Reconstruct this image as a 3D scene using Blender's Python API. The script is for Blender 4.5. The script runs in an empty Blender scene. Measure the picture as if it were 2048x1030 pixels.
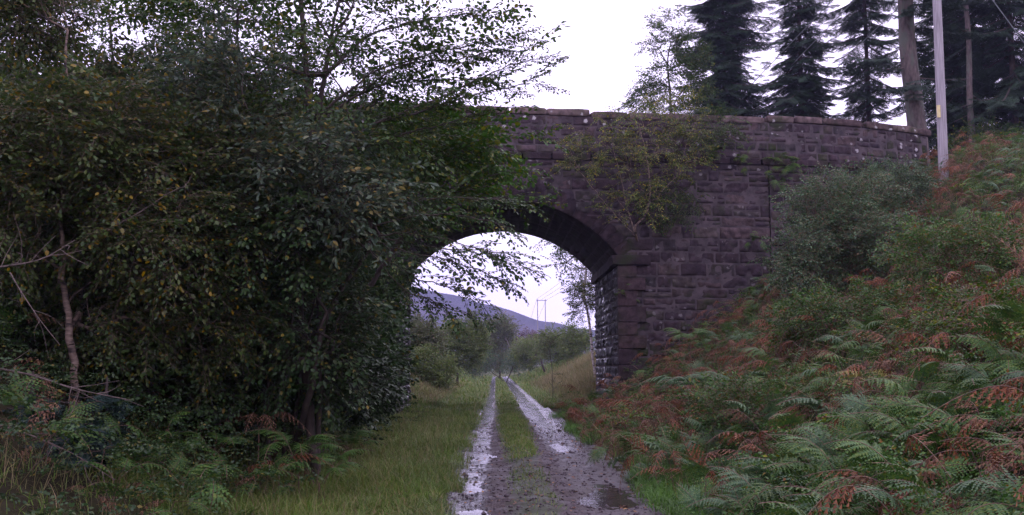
import bpy, math, random
import numpy as np
from mathutils import Matrix, Vector
sc = bpy.context.scene
COL = sc.collection
# ------------------------------------------------------------------ camera
F = 1970.0
cam_d = bpy.data.cameras.new('camera'); cam = bpy.data.objects.new('camera', cam_d); COL.objects.link(cam)
CAM = Vector((0, 0, 1.5))
cam.location = CAM
cam.rotation_euler = (math.radians(90 + 6.37), 0, math.radians(-0.93))
cam_d.sensor_width = 36; cam_d.lens = F / 2048 * 36; cam_d.clip_start = 0.1; cam_d.clip_end = 6000
sc.camera = cam
# ------------------------------------------------------------------ world, sun, exposure
w = bpy.data.worlds.new('World'); sc.world = w; w.use_nodes = True
nt = w.node_tree; nt.nodes.clear()
out = nt.nodes.new('ShaderNodeOutputWorld'); bg = nt.nodes.new('ShaderNodeBackground')
sky = nt.nodes.new('ShaderNodeTexSky'); sky.sky_type = 'NISHITA'; sky.sun_disc = False
SUN_EL, SUN_AZ = math.radians(38), math.radians(35)
sky.sun_elevation = SUN_EL; sky.sun_rotation = SUN_AZ
tc = nt.nodes.new('ShaderNodeTexCoord'); cn = nt.nodes.new('ShaderNodeTexNoise'); cn.inputs['Scale'].default_value = 1.7
cn.inputs['Detail'].default_value = 4
nt.links.new(tc.outputs['Generated'], cn.inputs['Vector'])
cr = nt.nodes.new('ShaderNodeValToRGB'); nt.links.new(cn.outputs['Fac'], cr.inputs['Fac'])
cr.color_ramp.elements[0].position = .25; cr.color_ramp.elements[0].color = (13.4, 11.9, 17.0, 1)
cr.color_ramp.elements[1].position = .75; cr.color_ramp.elements[1].color = (16.4, 14.4, 19.6, 1)
mx = nt.nodes.new('ShaderNodeMixRGB'); mx.inputs['Fac'].default_value = .93
nt.links.new(sky.outputs[0], mx.inputs[1]); nt.links.new(cr.outputs[0], mx.inputs[2])
nt.links.new(mx.outputs[0], bg.inputs['Color']); bg.inputs['Strength'].default_value = 0.105
nt.links.new(bg.outputs[0], out.inputs[0])
sl = bpy.data.lights.new('sun', 'SUN'); so = bpy.data.objects.new('sun', sl); COL.objects.link(so)
sl.energy = 0.5; sl.angle = math.radians(25); sl.color = (1, .9, .95)
sd = Vector((math.sin(SUN_AZ) * math.cos(SUN_EL), math.cos(SUN_AZ) * math.cos(SUN_EL), math.sin(SUN_EL)))
so.rotation_euler = sd.to_track_quat('Z', 'Y').to_euler(); so.location = (20, 20, 40)
sc.view_settings.view_transform = 'Standard'; sc.view_settings.look = 'None'
sc.view_settings.exposure = 0.3; sc.view_settings.gamma = 1.0
sc.cycles.max_bounces = 6; sc.cycles.diffuse_bounces = 3; sc.cycles.glossy_bounces = 2; sc.cycles.transmission_bounces = 3
sc.cycles.volume_bounces = 0; sc.cycles.use_denoising = True; sc.cycles.use_adaptive_sampling = True
sc.cycles.adaptive_threshold = 0.02

# ------------------------------------------------------------------ helpers
_R = (Matrix.Rotation(math.radians(-0.93), 3, 'Z') @ Matrix.Rotation(math.radians(96.37), 3, 'X'))
def P(x, y, d):
    """point at distance d down the line that the photo pixel (x, y) looks at"""
    v = _R @ Vector(((x - 1024) / F, -(y - 515) / F, -1.0))
    return np.array(CAM + v * (d / v.y))
def N(v):
    v = np.asarray(v, float)
    return v / np.maximum(np.linalg.norm(v, axis=-1, keepdims=True), 1e-9)
_perm = np.random.RandomState(5).rand(64, 64, 64)
def noise(p, s=1.0, off=0.0):
    p = np.asarray(p, float) * s + off + 1000.0
    i = np.floor(p).astype(int); f = p - i; f = f * f * (3 - 2 * f); r = 0
    for a in (0, 1):
        for b in (0, 1):
            for c in (0, 1):
                wgt = (f[..., 0] if a else 1 - f[..., 0]) * (f[..., 1] if b else 1 - f[..., 1]) * (f[..., 2] if c else 1 - f[..., 2])
                r = r + wgt * _perm[(i[..., 0] + a) & 63, (i[..., 1] + b) & 63, (i[..., 2] + c) & 63]
    return r - 0.5
def fbm(p, s=1.0, o=3, off=0.0):
    r = 0; a = 1.0
    for k in range(o):
        r = r + a * noise(p, s, off + 17.3 * k); a *= .5; s *= 2.1
    return r
def xyn(X, Y, s, off=0.0, o=3):
    X = np.asarray(X, float); Y = np.asarray(Y, float)
    return fbm(np.stack([X, Y, np.zeros_like(X) + .37], -1), s, o, off)

class MB:
    def __init__(s): s.v = []; s.f = []; s.n = 0
    def add(s, V, Fc, mat=0):
        V = np.asarray(V, np.float32).reshape(-1, 3); Fc = np.asarray(Fc, np.int32)
        if len(V) == 0 or len(Fc) == 0: return
        s.v.append(V); s.f.append((Fc + s.n, mat)); s.n += len(V)
    def build(s, name, mats, parent=None, smooth=False, **k):
        if not isinstance(mats, (list, tuple)): mats = [mats]
        V = np.concatenate(s.v) if s.v else np.zeros((0, 3), np.float32)
        if parent is not None: V = V - np.array(parent.location, np.float32)
        me = bpy.data.meshes.new(name)
        me.vertices.add(len(V)); me.vertices.foreach_set('co', V.ravel())
        li = np.concatenate([f.ravel() for f, m in s.f]); lt = np.concatenate([np.full(len(f), f.shape[1], np.int32) for f, m in s.f])
        mi = np.concatenate([np.full(len(f), m, np.int32) for f, m in s.f])
        me.loops.add(len(li)); me.loops.foreach_set('vertex_index', li)
        me.polygons.add(len(lt)); ls = np.zeros(len(lt), np.int32); ls[1:] = np.cumsum(lt)[:-1]
        me.polygons.foreach_set('loop_start', ls); me.polygons.foreach_set('loop_total', lt)
        me.polygons.foreach_set('material_index', mi)
        if smooth: me.polygons.foreach_set('use_smooth', np.ones(len(lt), bool))
        me.update(calc_edges=True)
        for m in mats: me.materials.append(m)
        o = bpy.data.objects.new(name, me); COL.objects.link(o)
        if parent is not None: o.parent = parent
        return tag(o, **k)
def tag(o, label=None, cat=None, group=None, kind=None):
    if label: o['label'] = label
    if cat: o['category'] = cat
    if group: o['group'] = group
    if kind: o['kind'] = kind
    return o
def thing(name, loc, label, cat, group=None):
    o = bpy.data.objects.new(name, None); COL.objects.link(o); o.location = [float(a) for a in loc]; o.empty_display_size = .3
    return tag(o, label, cat, group)
def frames(d, u):
    d = N(d); y = N(np.cross(u, d)); z = np.cross(d, y)
    return np.stack([d, y, z], -1)          # columns x,y,z
def frustums(p0, p1, r0, r1, n=4):
    p0 = np.asarray(p0, float).reshape(-1, 3); p1 = np.asarray(p1, float).reshape(-1, 3)
    K = len(p0); r0 = np.broadcast_to(r0, (K,)); r1 = np.broadcast_to(r1, (K,))
    d = N(p1 - p0); up = np.where(np.abs(d[:, 2:3]) > .9, [[1., 0, 0]], [[0, 0, 1.]]); M = frames(d, up)
    a = np.arange(n) * 2 * np.pi / n
    ring = np.stack([np.zeros(n), np.cos(a), np.sin(a)], -1)
    c = np.einsum('kij,nj->kni', M, ring)
    V = np.concatenate([p0[:, None] + c * r0[:, None, None], p1[:, None] + c * r1[:, None, None]], 1)
    q = np.array([[i, (i + 1) % n, n + (i + 1) % n, n + i] for i in range(n)])
    return V.reshape(-1, 3), (q[None] + (np.arange(K) * 2 * n)[:, None, None]).reshape(-1, 4)
def tube(pts, radii, n=10, cap=True):
    pts = np.asarray(pts, float); K = len(pts); t = np.gradient(pts, axis=0); t = N(t)
    ref = np.array([1., 0, 0]) if abs(t[0][0]) < .8 else np.array([0, 1., 0]); V = []
    a = np.arange(n) * 2 * np.pi / n
    for i in range(K):
        y = N(np.cross(ref, t[i])); z = np.cross(t[i], y)
        V.append(pts[i] + radii[i] * (np.cos(a)[:, None] * y + np.sin(a)[:, None] * z))
    V = np.concatenate(V)
    q = [[k * n + i, k * n + (i + 1) % n, (k + 1) * n + (i + 1) % n, (k + 1) * n + i] for k in range(K - 1) for i in range(n)]
    return V, np.array(q)
def smoothpath(pts, m=8):
    pts = np.asarray(pts, float)
    if len(pts) < 3:
        t = np.linspace(0, 1, m)[:, None]; return pts[0] * (1 - t) + pts[-1] * t
    P_ = np.concatenate([[2 * pts[0] - pts[1]], pts, [2 * pts[-1] - pts[-2]]]); o = []
    for i in range(1, len(P_) - 2):
        for t in np.linspace(0, 1, m, endpoint=False):
            a, b, c, d = P_[i - 1:i + 3]
            o.append(.5 * ((2 * b) + (c - a) * t + (2 * a - 5 * b + 4 * c - d) * t * t + (3 * b - a - 3 * c + d) * t ** 3))
    o.append(pts[-1]); return np.array(o)

# ------------------------------------------------------------------ materials
def newmat(name):
    m = bpy.data.materials.new(name); m.use_nodes = True; t = m.node_tree; t.nodes.clear()
    o = t.nodes.new('ShaderNodeOutputMaterial'); return m, t, o
def nd(t, k, **kw):
    n = t.nodes.new(k)
    for a, b in kw.items():
        if a in n.inputs.keys() if isinstance(a, str) else False: n.inputs[a].default_value = b
        else: setattr(n, a, b)
    return n
def ramp(t, fac, stops):
    r = t.nodes.new('ShaderNodeValToRGB'); e = r.color_ramp.elements
    while len(e) < len(stops): e.new(.5)
    for i, (p, c) in enumerate(stops):
        e[i].position = p; e[i].color = (*c, 1) if len(c) == 3 else c
    t.links.new(fac, r.inputs['Fac']); return r.outputs['Color']
def g1(v): return (v, v, v)
def tnoise(t, scale, detail=3, vec=None, out='Fac', rough=.6):
    n = t.nodes.new('ShaderNodeTexNoise'); n.inputs['Scale'].default_value = scale; n.inputs['Detail'].default_value = detail
    n.inputs['Roughness'].default_value = rough
    if vec is not None: t.links.new(vec, n.inputs['Vector'])
    return n.outputs[out]
def mixc(t, fac, a, b, mode='MIX'):
    n = t.nodes.new('ShaderNodeMixRGB'); n.blend_type = mode
    for i, x in ((0, fac), (1, a), (2, b)):
        if hasattr(x, 'links'): t.links.new(x, n.inputs[i])
        else: n.inputs[i].default_value = x if i == 0 else (*x, 1)
    return n.outputs[0]
def coords(t): return t.nodes.new('ShaderNodeTexCoord').outputs['Object']
def bump(t, h, s=.3, d=.02):
    b = t.nodes.new('ShaderNodeBump'); b.inputs['Strength'].default_value = s; b.inputs['Distance'].default_value = d
    t.links.new(h, b.inputs['Height']); return b.outputs[0]
def leafmat(name, stops, rough=.5, trans=.3, spec=.35, clump=1.3):
    m, t, o = newmat(name)
    g = t.nodes.new('ShaderNodeNewGeometry'); co = coords(t)
    c = ramp(t, g.outputs['Random Per Island'], stops)
    c = mixc(t, 1.0, c, ramp(t, tnoise(t, clump, 2, co), [(.3, g1(.62)), (.7, g1(1.25))]), 'MULTIPLY')
    hs = t.nodes.new('ShaderNodeHueSaturation'); hs.inputs['Saturation'].default_value = 1.22; hs.inputs['Value'].default_value = 1.04; t.links.new(c, hs.inputs['Color']); c = hs.outputs[0]
    b = t.nodes.new('ShaderNodeBsdfPrincipled'); t.links.new(c, b.inputs['Base Color'])
    b.inputs['Roughness'].default_value = rough; b.inputs['Specular IOR Level'].default_value = spec
    tr = t.nodes.new('ShaderNodeBsdfTranslucent'); t.links.new(c, tr.inputs['Color'])
    x = t.nodes.new('ShaderNodeMixShader'); x.inputs[0].default_value = trans
    t.links.new(b.outputs[0], x.inputs[1]); t.links.new(tr.outputs[0], x.inputs[2]); t.links.new(x.outputs[0], o.inputs[0])
    return m
def roughmat(name, c1, c2, scale=6, rough=.85, bs=.4, bd=.02, c3=None, spec=.3, stretch=None, coat=None):
    m, t, o = newmat(name); co = coords(t)
    if stretch:
        mp = t.nodes.new('ShaderNodeMapping'); mp.inputs['Scale'].default_value = stretch; t.links.new(co, mp.inputs[0]); co = mp.outputs[0]
    n1 = tnoise(t, scale, 5, co); c = ramp(t, n1, [(.32, c1), (.68, c2)])
    if c3: c = mixc(t, ramp(t, tnoise(t, scale * .37, 3, co), [(.5, g1(0)), (.62, g1(1))]), c, c3)
    b = t.nodes.new('ShaderNodeBsdfPrincipled'); t.links.new(c, b.inputs['Base Color']); b.inputs['Roughness'].default_value = rough
    b.inputs['Specular IOR Level'].default_value = spec
    t.links.new(bump(t, tnoise(t, scale * 3, 6, co), bs, bd), b.inputs['Normal']); t.links.new(b.outputs[0], o.inputs[0]); return m
def stonemat(name, stops, wet=0.0, lichen=1.0, moss=1.0, streak=False, basez=0.0):
    m, t, o = newmat(name); co = coords(t); g = t.nodes.new('ShaderNodeNewGeometry')
    c = ramp(t, g.outputs['Random Per Island'], stops)
    c = mixc(t, 1.0, c, ramp(t, tnoise(t, 5, 6, co), [(.3, g1(.4)), (.7, g1(1.7))]), 'MULTIPLY')
    c = mixc(t, ramp(t, tnoise(t, .7, 4, co), [(.45, g1(0)), (.7, g1(.6))]), c, (.035, .024, .022))
    sx = t.nodes.new('ShaderNodeSeparateXYZ'); t.links.new(co, sx.inputs[0])
    if moss:
        mk = ramp(t, tnoise(t, 1.1, 6, co), [(.52, g1(0)), (.66, g1(.85 * moss))])
        c = mixc(t, mk, c, (.028, .040, .012))
    if lichen:
        v = t.nodes.new('ShaderNodeTexVoronoi'); v.inputs['Scale'].default_value = 3.2; t.links.new(co, v.inputs['Vector'])
        wob = tnoise(t, 14, 3, co)
        ad = t.nodes.new('ShaderNodeMath'); ad.operation = 'MULTIPLY_ADD'; t.links.new(wob, ad.inputs[0]); ad.inputs[1].default_value = .45
        t.links.new(v.outputs['Distance'], ad.inputs[2])
        mk = ramp(t, ad.outputs[0], [(.38, g1(1)), (.46, g1(0))])
        hz = ramp(t, sx.outputs['Z'], [(0, g1(0)), (1, g1(1))])
        mr = t.nodes.new('ShaderNodeMapRange'); t.links.new(sx.outputs['Z'], mr.inputs[0]); mr.inputs[1].default_value = 7.0 - basez; mr.inputs[2].default_value = 9.4 - basez
        mr.inputs[3].default_value = .25
        pat = ramp(t, tnoise(t, .9, 3, co), [(.42, g1(0)), (.52, g1(1))])
        mk = mixc(t, 1.0, mixc(t, 1.0, mk, mr.outputs[0], 'MULTIPLY'), pat, 'MULTIPLY')
        c = mixc(t, mixc(t, 1.0, mk, g1(lichen), 'MULTIPLY'), c, (.42, .40, .40))
    b = t.nodes.new('ShaderNodeBsdfPrincipled'); b.inputs['Roughness'].default_value = .85; b.inputs['Specular IOR Level'].default_value = .15
    if wet:
        mp = t.nodes.new('ShaderNodeMapping'); mp.inputs['Scale'].default_value = (1, 1, .22); t.links.new(co, mp.inputs[0])
        rg = ramp(t, tnoise(t, 1.6, 4, mp.outputs[0]), [(.50, g1(.8)), (.62, g1(.15))])
        t.links.new(rg, b.inputs['Roughness']); b.inputs['Specular IOR Level'].default_value = .5 + .4 * wet
        c = mixc(t, .35, c, (.012, .011, .014))
    t.links.new(c, b.inputs['Base Color'])
    t.links.new(bump(t, tnoise(t, 11, 7, co), .6, .03), b.inputs['Normal']); t.links.new(b.outputs[0], o.inputs[0]); return m

ST = [(0, (.028, .020, .026)), (.25, (.050, .034, .040)), (.5, (.036, .027, .034)), (.75, (.075, .052, .054)), (.9, (.060, .050, .046)), (1, (.022, .019, .024))]
M_stone = stonemat('sandstone', ST)
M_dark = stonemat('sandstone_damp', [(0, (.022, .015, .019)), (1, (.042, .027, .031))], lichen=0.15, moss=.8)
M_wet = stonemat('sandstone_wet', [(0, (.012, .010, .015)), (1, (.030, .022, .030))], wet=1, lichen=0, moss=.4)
M_quoin = stonemat('quoin_stone', [(0, (.034, .023, .028)), (1, (.056, .036, .038))], lichen=.1, moss=.4)
M_coping = stonemat('coping_stone', [(0, (.07, .048, .048)), (1, (.13, .095, .09))], lichen=1, moss=.8)
M_mortar = roughmat('mortar', (.032, .025, .029), (.10, .078, .082), 3)
EL = [(0, (.030, .055, .018)), (.4, (.045, .085, .026)), (.72, (.065, .105, .034)), (.93, (.09, .11, .03)), (1, (.17, .145, .035))]
M_elm = leafmat('elm_leaf', EL)
M_hazel = leafmat('hazel_leaf', [(0, (.030, .055, .024)), (.6, (.052, .090, .038)), (.92, (.080, .105, .045)), (1, (.20, .16, .05))])
M_bright = leafmat('bright_leaf', [(0, (.045, .095, .025)), (.7, (.07, .14, .035)), (1, (.20, .20, .04))])
M_willow = leafmat('sallow_leaf', [(0, (.050, .075, .05)), (.6, (.085, .12, .075)), (.9, (.13, .14, .08)), (1, (.24, .19, .07))], rough=.4)
M_birch = leafmat('birch_leaf', [(0, (.040, .068, .026)), (.5, (.068, .10, .036)), (.88, (.11, .125, .05)), (1, (.28, .19, .05))], rough=.4)
M_birchy = leafmat('birch_leaf_yellow', [(0, (.06, .10, .03)), (.5, (.11, .155, .045)), (.85, (.21, .22, .06)), (1, (.40, .31, .09))])
M_oldleaf = leafmat('browning_leaf', [(0, (.034, .052, .024)), (.5, (.056, .078, .034)), (.85, (.095, .095, .05)), (1, (.18, .14, .08))])
M_ivy = leafmat('ivy_leaf', [(0, (.018, .034, .014)), (1, (.035, .062, .022))], trans=.1)
M_spruce = leafmat('spruce_needle', [(0, (.018, .036, .022)), (1, (.045, .072, .042))], trans=.05, rough=.7)
M_pine = leafmat('pine_needle', [(0, (.018, .034, .026)), (1, (.045, .068, .045))], trans=.05, rough=.7)
M_spr2 = leafmat('young_spruce_needle', [(0, (.018, .035, .028)), (1, (.035, .062, .05))], trans=.05, rough=.6)
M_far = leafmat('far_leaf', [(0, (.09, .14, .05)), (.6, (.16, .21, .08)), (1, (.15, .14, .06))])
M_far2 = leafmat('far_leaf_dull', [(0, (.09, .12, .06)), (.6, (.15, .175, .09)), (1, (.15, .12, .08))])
M_heath = leafmat('heather_leaf', [(0, (.07, .05, .05)), (1, (.14, .09, .09))])
M_fern = leafmat('fern_green', [(0, (.050, .100, .035)), (.6, (.080, .150, .050)), (1, (.15, .19, .06))], rough=.6, trans=.25)
M_ferng = leafmat('fern_bluegreen', [(0, (.060, .11, .060)), (.6, (.10, .165, .085)), (1, (.15, .20, .10))], rough=.6, trans=.25)
M_ferny = leafmat('fern_yellow', [(0, (.20, .19, .06)), (1, (.34, .30, .12))], rough=.6, trans=.25)
M_fernb = leafmat('fern_rust', [(0, (.080, .036, .024)), (.5, (.155, .068, .042)), (1, (.25, .13, .08))], rough=.7, trans=.2)
M_fernd = leafmat('fern_dead', [(0, (.08, .045, .032)), (.6, (.16, .095, .065)), (1, (.26, .17, .11))], rough=.8, trans=.15)
M_bramble = leafmat('bramble_leaf', [(0, (.045, .095, .030)), (.6, (.075, .145, .045)), (.88, (.11, .17, .05)), (1, (.2, .10, .04))])
M_bush = leafmat('broom_leaf', [(0, (.055, .10, .055)), (.5, (.085, .14, .075)), (.85, (.13, .18, .09)), (1, (.17, .11, .07))], clump=2.5)
M_grass = leafmat('grass_blade', [(0, (.08, .14, .035)), (.45, (.13, .20, .055)), (.75, (.19, .24, .085)), (.88, (.25, .23, .11)), (1, (.30, .24, .13))], rough=.5, clump=.8)
M_grassl = leafmat('grass_pale', [(0, (.11, .17, .05)), (.6, (.17, .22, .08)), (1, (.32, .28, .15))], rough=.5)
M_grassb = leafmat('grass_bright', [(0, (.07, .14, .04)), (1, (.12, .21, .06))], rough=.5)
M_grassd = leafmat('grass_dry', [(0, (.11, .12, .055)), (.5, (.18, .16, .085)), (1, (.34, .27, .17))], rough=.7, clump=.5)
M_litter = leafmat('fallen_leaf', [(0, (.07, .03, .02)), (.6, (.15, .07, .04)), (1, (.30, .17, .07))], trans=0)
M_bark = roughmat('bark', (.035, .027, .024), (.085, .065, .055), 12, stretch=(1, 1, .3))
M_barkp = roughmat('pine_bark', (.05, .040, .040), (.15, .115, .105), 9, bs=.9, bd=.05, stretch=(1, 1, .35), c3=(.10, .105, .085))
M_barkb = roughmat('birch_bark', (.10, .07, .055), (.30, .22, .17), 14, stretch=(.6, .6, 2), c3=(.04, .03, .03))
M_barkw = roughmat('white_bark', (.35, .28, .27), (.62, .54, .52), 14, stretch=(.6, .6, 2), c3=(.05, .04, .04))
M_dead = roughmat('dead_wood', (.07, .055, .05), (.20, .15, .13), 14)
M_stem = roughmat('bramble_stem', (.10, .055, .05), (.2, .13, .08), 9)
M_pole = roughmat('pole_wood', (.21, .19, .20), (.40, .37, .39), 6, stretch=(6, 6, .25), bs=.5)
M_wire = roughmat('wire_metal', (.12, .14, .14), (.18, .20, .20), 3, rough=.5)
M_plate = roughmat('sign_plate', (.55, .46, .20), (.66, .56, .30), 8, rough=.5, bs=.05)

# ------------------------------------------------------------------ land form
XC, HS, ZS, ZCR = .3, 3.5, 4.95, 6.66
RI = (HS ** 2 + (ZCR - ZS) ** 2) / (2 * (ZCR - ZS)); ZC = ZCR - RI
TOP = 9.6
def Yf(X):
    X = np.asarray(X, float)
    return 30 + .11 * X - .06 * np.clip(-6 - X, 0, None) ** 2 + .035 * np.clip(X - 9, 0, None) ** 2
def Yb(X): return Yf(X) + 7.2
def ss(a, b, x):
    t = np.clip((x - a) / (b - a), 0, 1); return t * t * (3 - 2 * t)
def ground_z(X, Y):
    X = np.asarray(X, float); Y = np.asarray(Y, float)
    n = xyn(X, Y, .35, 3, 3); n2 = xyn(X, Y, 1.6, 9, 3)
    fr = 2.2 + .55 * ss(8, 30, Y); sr = .545 + .16 * ss(17, 30, Y)
    capr = 5.0 + 3.0 * ss(18, 32, Y)
    behind = ss(0, 1.2, Y - Yb(X))
    fr = fr * (1 - behind) + behind * 2.6; sr = sr * (1 - behind) + behind * .55
    capr = capr * (1 - behind) + behind * (2.3 + .8 * ss(60, 200, Y))
    t = np.clip(X - fr, 0, None)
    zr = capr * (1 - np.exp(-(t * sr / capr) ** 1.0 * 1.0)) if False else capr * np.tanh((t * sr * t / (t + .5)) / capr * 1.0)
    zr = np.minimum(t * sr * t / (t + .5), capr + .02 * t)
    fl = 2.6 + 1.4 * ss(14, 28, Y); fl = fl * (1 - behind) + behind * 2.6
    capl = (2.5 + 5.5 * ss(12, 26, Y)) * (1 - behind) + behind * 1.6
    t = np.clip(-X - fl, 0, None); zl = np.minimum(t * .62 * t / (t + .5), capl + .02 * t)
    z = zr + zl + n * .35 * np.clip((np.abs(X - .5) - 1.6) / 2, 0, 1) + n2 * .10 * np.clip((np.abs(X - .5) - 1.2) / 1.5, 0, 1)
    inside = (Y > Yf(X) + .25) & (Y < Yb(X) - .25) & (np.abs(X - XC) > HS + .25) & (X > -16) & (X < 15.2)
    z = np.where(inside, 8.0, z)
    z = np.where((X > 15.2) & (Y > Yf(X)) & (Y < Yb(X)), np.maximum(z, 7.9), z)
    far = ss(55, 220, Y); z = z * (1 - .55 * far)
    return z + ss(250, 700, Y) * 2
def track_z(X, Y):
    n = xyn(X, Y, 2.1, 2, 2); n2 = xyn(X, Y * .5, 1.0, 31, 2); n3 = xyn(X, Y, 14, 77, 2); n4 = xyn(X, Y, 6, 57, 2)
    farw = ss(20, 34, Y); wl = .20 + .03 * farw; wr = .22 + .09 * farw
    rutl = np.exp(-(np.abs(X + .30 + .05 * np.sin(Y * .5)) / wl) ** 3); rutr = np.exp(-(np.abs(X - 1.28 + .04 * np.sin(Y * .4 + 1)) / wr) ** 3)
    z = -(.028 + .042 * farw) * rutl - (.018 + .052 * farw) * rutr + .040 * n * (1 - .5 * farw) + .035 * n2 * (1 - .5 * farw) + .006 * n3 + .030 * n4 * (1 - .6 * farw)
    for (bx, by, ax, ay, dp) in ((1.42, 11.7, .34, .75, .06), (1.30, 18.8, .22, 1.1, .05), (-.30, 12.6, .20, .5, .03), (-.12, 16.6, .22, .9, .045), (-.28, 10.4, .22, .5, .03), (-.3, 20.5, .2, 1.2, .03)):
        z = z - dp * np.exp(-((X - bx) / ax) ** 2 - ((Y - by) / ay) ** 2)
    z = z + .05 * np.exp(-((X - .45) / .28) ** 2)
    e = np.clip(np.maximum(-.62 - X, X - 1.8), 0, None); return z + .010 + e * .1
WATER = -.022
def gz(X, Y):                      # the visible ground height anywhere
    X = np.asarray(X, float); Y = np.asarray(Y, float)
    return np.where((X > -.7) & (X < 1.9), track_z(X, Y), ground_z(X, Y))
def gridmesh(xs, ys, zf):
    X, Y = np.meshgrid(xs, ys); Z = zf(X, Y); V = np.stack([X, Y, Z], -1).reshape(-1, 3)
    nx, ny = len(xs), len(ys); i = np.arange(nx - 1); j = np.arange(ny - 1); I, J = np.meshgrid(i, j)
    a = (J * nx + I).ravel(); return V, np.stack([a, a + 1, a + nx + 1, a + nx], -1)
def xsp(parts):
    return np.unique(np.round(np.concatenate([np.arange(a, b + 1e-6, s) for a, b, s in parts]), 4))
m, t, o = newmat('soil'); co = coords(t)
c = ramp(t, tnoise(t, 2.5, 6, co), [(.3, (.018, .016, .010)), (.55, (.04, .035, .02)), (.75, (.045, .06, .022))])
sx = t.nodes.new('ShaderNodeSeparateXYZ'); t.links.new(co, sx.inputs[0])
mr = t.nodes.new('ShaderNodeMapRange'); t.links.new(sx.outputs['Y'], mr.inputs[0]); mr.inputs[1].default_value = 45; mr.inputs[2].default_value = 75
c = mixc(t, mr.outputs[0], c, ramp(t, tnoise(t, .08, 4, co), [(.35, (.055, .075, .025)), (.65, (.11, .11, .05))]))
b = t.nodes.new('ShaderNodeBsdfPrincipled'); t.links.new(c, b.inputs['Base Color']); b.inputs['Roughness'].default_value = 1; b.inputs['Specular IOR Level'].default_value = .05
t.links.new(bump(t, tnoise(t, 20, 6, co), .6, .03), b.inputs['Normal']); t.links.new(b.outputs[0], o.inputs[0]); M_soil = m
g = MB()
xs = np.concatenate([[-1500, -600, -250, -120, -70, -45], xsp([(-30, -12, .8), (-12, -2, .25), (-2, 3, .2), (3, 16, .25), (16, 32, .9)]), [45, 70, 120, 250, 600, 1500]])
ys = np.concatenate([xsp([(-12, 5, 1), (5, 50, .22), (50, 90, .8)]), [95, 100, 110, 120, 135, 150, 175, 200, 240, 300, 400, 550, 750, 1000, 1400, 2200]])
def gsheet(X, Y):
    z = ground_z(X, Y); return np.where((X > -.6) & (X < 1.8) & (Y < 165), z - .12, z)
g.add(*gridmesh(xs, ys, gsheet)); g.build('ground', M_soil, smooth=True, kind='structure', label='dark soil and banks of the old railway cutting')
# track
m, t, o = newmat('wet_gravel'); co = coords(t); sx = t.nodes.new('ShaderNodeSeparateXYZ'); t.links.new(co, sx.inputs[0])
v = t.nodes.new('ShaderNodeTexVoronoi'); v.inputs['Scale'].default_value = 55; t.links.new(co, v.inputs['Vector'])
c = ramp(t, tnoise(t, 40, 3, co), [(.3, (.024, .016, .018)), (.7, (.080, .057, .060))])
c = mixc(t, 1.0, c, ramp(t, v.outputs['Color'], [(.2, g1(.55)), (.8, g1(1.4))]), 'MULTIPLY')
c = mixc(t, ramp(t, tnoise(t, 1.6, 5, co), [(.45, g1(0)), (.62, g1(.75))]), c, (.045, .030, .026))
mid = t.nodes.new('ShaderNodeMath'); mid.operation = 'SUBTRACT'; t.links.new(sx.outputs['X'], mid.inputs[0]); mid.inputs[1].default_value = .42
ab = t.nodes.new('ShaderNodeMath'); ab.operation = 'ABSOLUTE'; t.links.new(mid.outputs[0], ab.inputs[0])
ad = t.nodes.new('ShaderNodeMath'); ad.operation = 'MULTIPLY_ADD'; t.links.new(tnoise(t, 3, 4, co), ad.inputs[0]); ad.inputs[1].default_value = .5; t.links.new(ab.outputs[0], ad.inputs[2])
rw = t.nodes.new('ShaderNodeMath'); rw.operation = 'MULTIPLY_ADD'; t.links.new(tnoise(t, 2.5, 3, co), rw.inputs[0]); rw.inputs[1].default_value = .35; t.links.new(ab.outputs[0], rw.inputs[2])
mr2 = t.nodes.new('ShaderNodeMapRange'); t.links.new(sx.outputs['Y'], mr2.inputs[0]); mr2.inputs[1].default_value = 6; mr2.inputs[2].default_value = 26; mr2.inputs[3].default_value = .0
rut = ramp(t, rw.outputs[0], [(.66, g1(0)), (.78, g1(1))])
xl = t.nodes.new('ShaderNodeMath'); xl.operation = 'LESS_THAN'; t.links.new(sx.outputs['X'], xl.inputs[0]); xl.inputs[1].default_value = .42
wetk = t.nodes.new('ShaderNodeMath'); wetk.operation = 'MAXIMUM'; t.links.new(xl.outputs[0], wetk.inputs[0]); t.links.new(mr2.outputs[0], wetk.inputs[1])
rut = mixc(t, 1.0, rut, wetk.outputs[0], 'MULTIPLY')
c = mixc(t, rut, c, (.03, .024, .026))
c = mixc(t, ramp(t, ad.outputs[0], [(.42, g1(.85)), (.56, g1(0))]), c, (.035, .045, .018))
b = t.nodes.new('ShaderNodeBsdfPrincipled'); t.links.new(c, b.inputs['Base Color'])
t.links.new(mixc(t, rut, ramp(t, tnoise(t, 2.2, 4, co), [(.35, g1(.4)), (.7, g1(.8))]), g1(.14)), b.inputs['Roughness']); t.links.new(mixc(t, rut, g1(.3), g1(.9)), b.inputs['Specular IOR Level'])
hh = t.nodes.new('ShaderNodeMath'); hh.operation = 'ADD'; t.links.new(v.outputs['Distance'], hh.inputs[0]); t.links.new(tnoise(t, 18, 4, co), hh.inputs[1])
t.links.new(bump(t, hh.outputs[0], .6, .012), b.inputs['Normal']); t.links.new(b.outputs[0], o.inputs[0]); M_gravel = m
g = MB(); ys = [6.0]
while ys[-1] < 165: ys.append(ys[-1] + max(.035, .0045 * ys[-1]))
g.add(*gridmesh(np.arange(-.75, 1.95, .032), np.array(ys), track_z))
g.build('track', M_gravel, smooth=True, kind='structure', label='wet gravel farm track with two ruts and a grassy middle')
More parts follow.
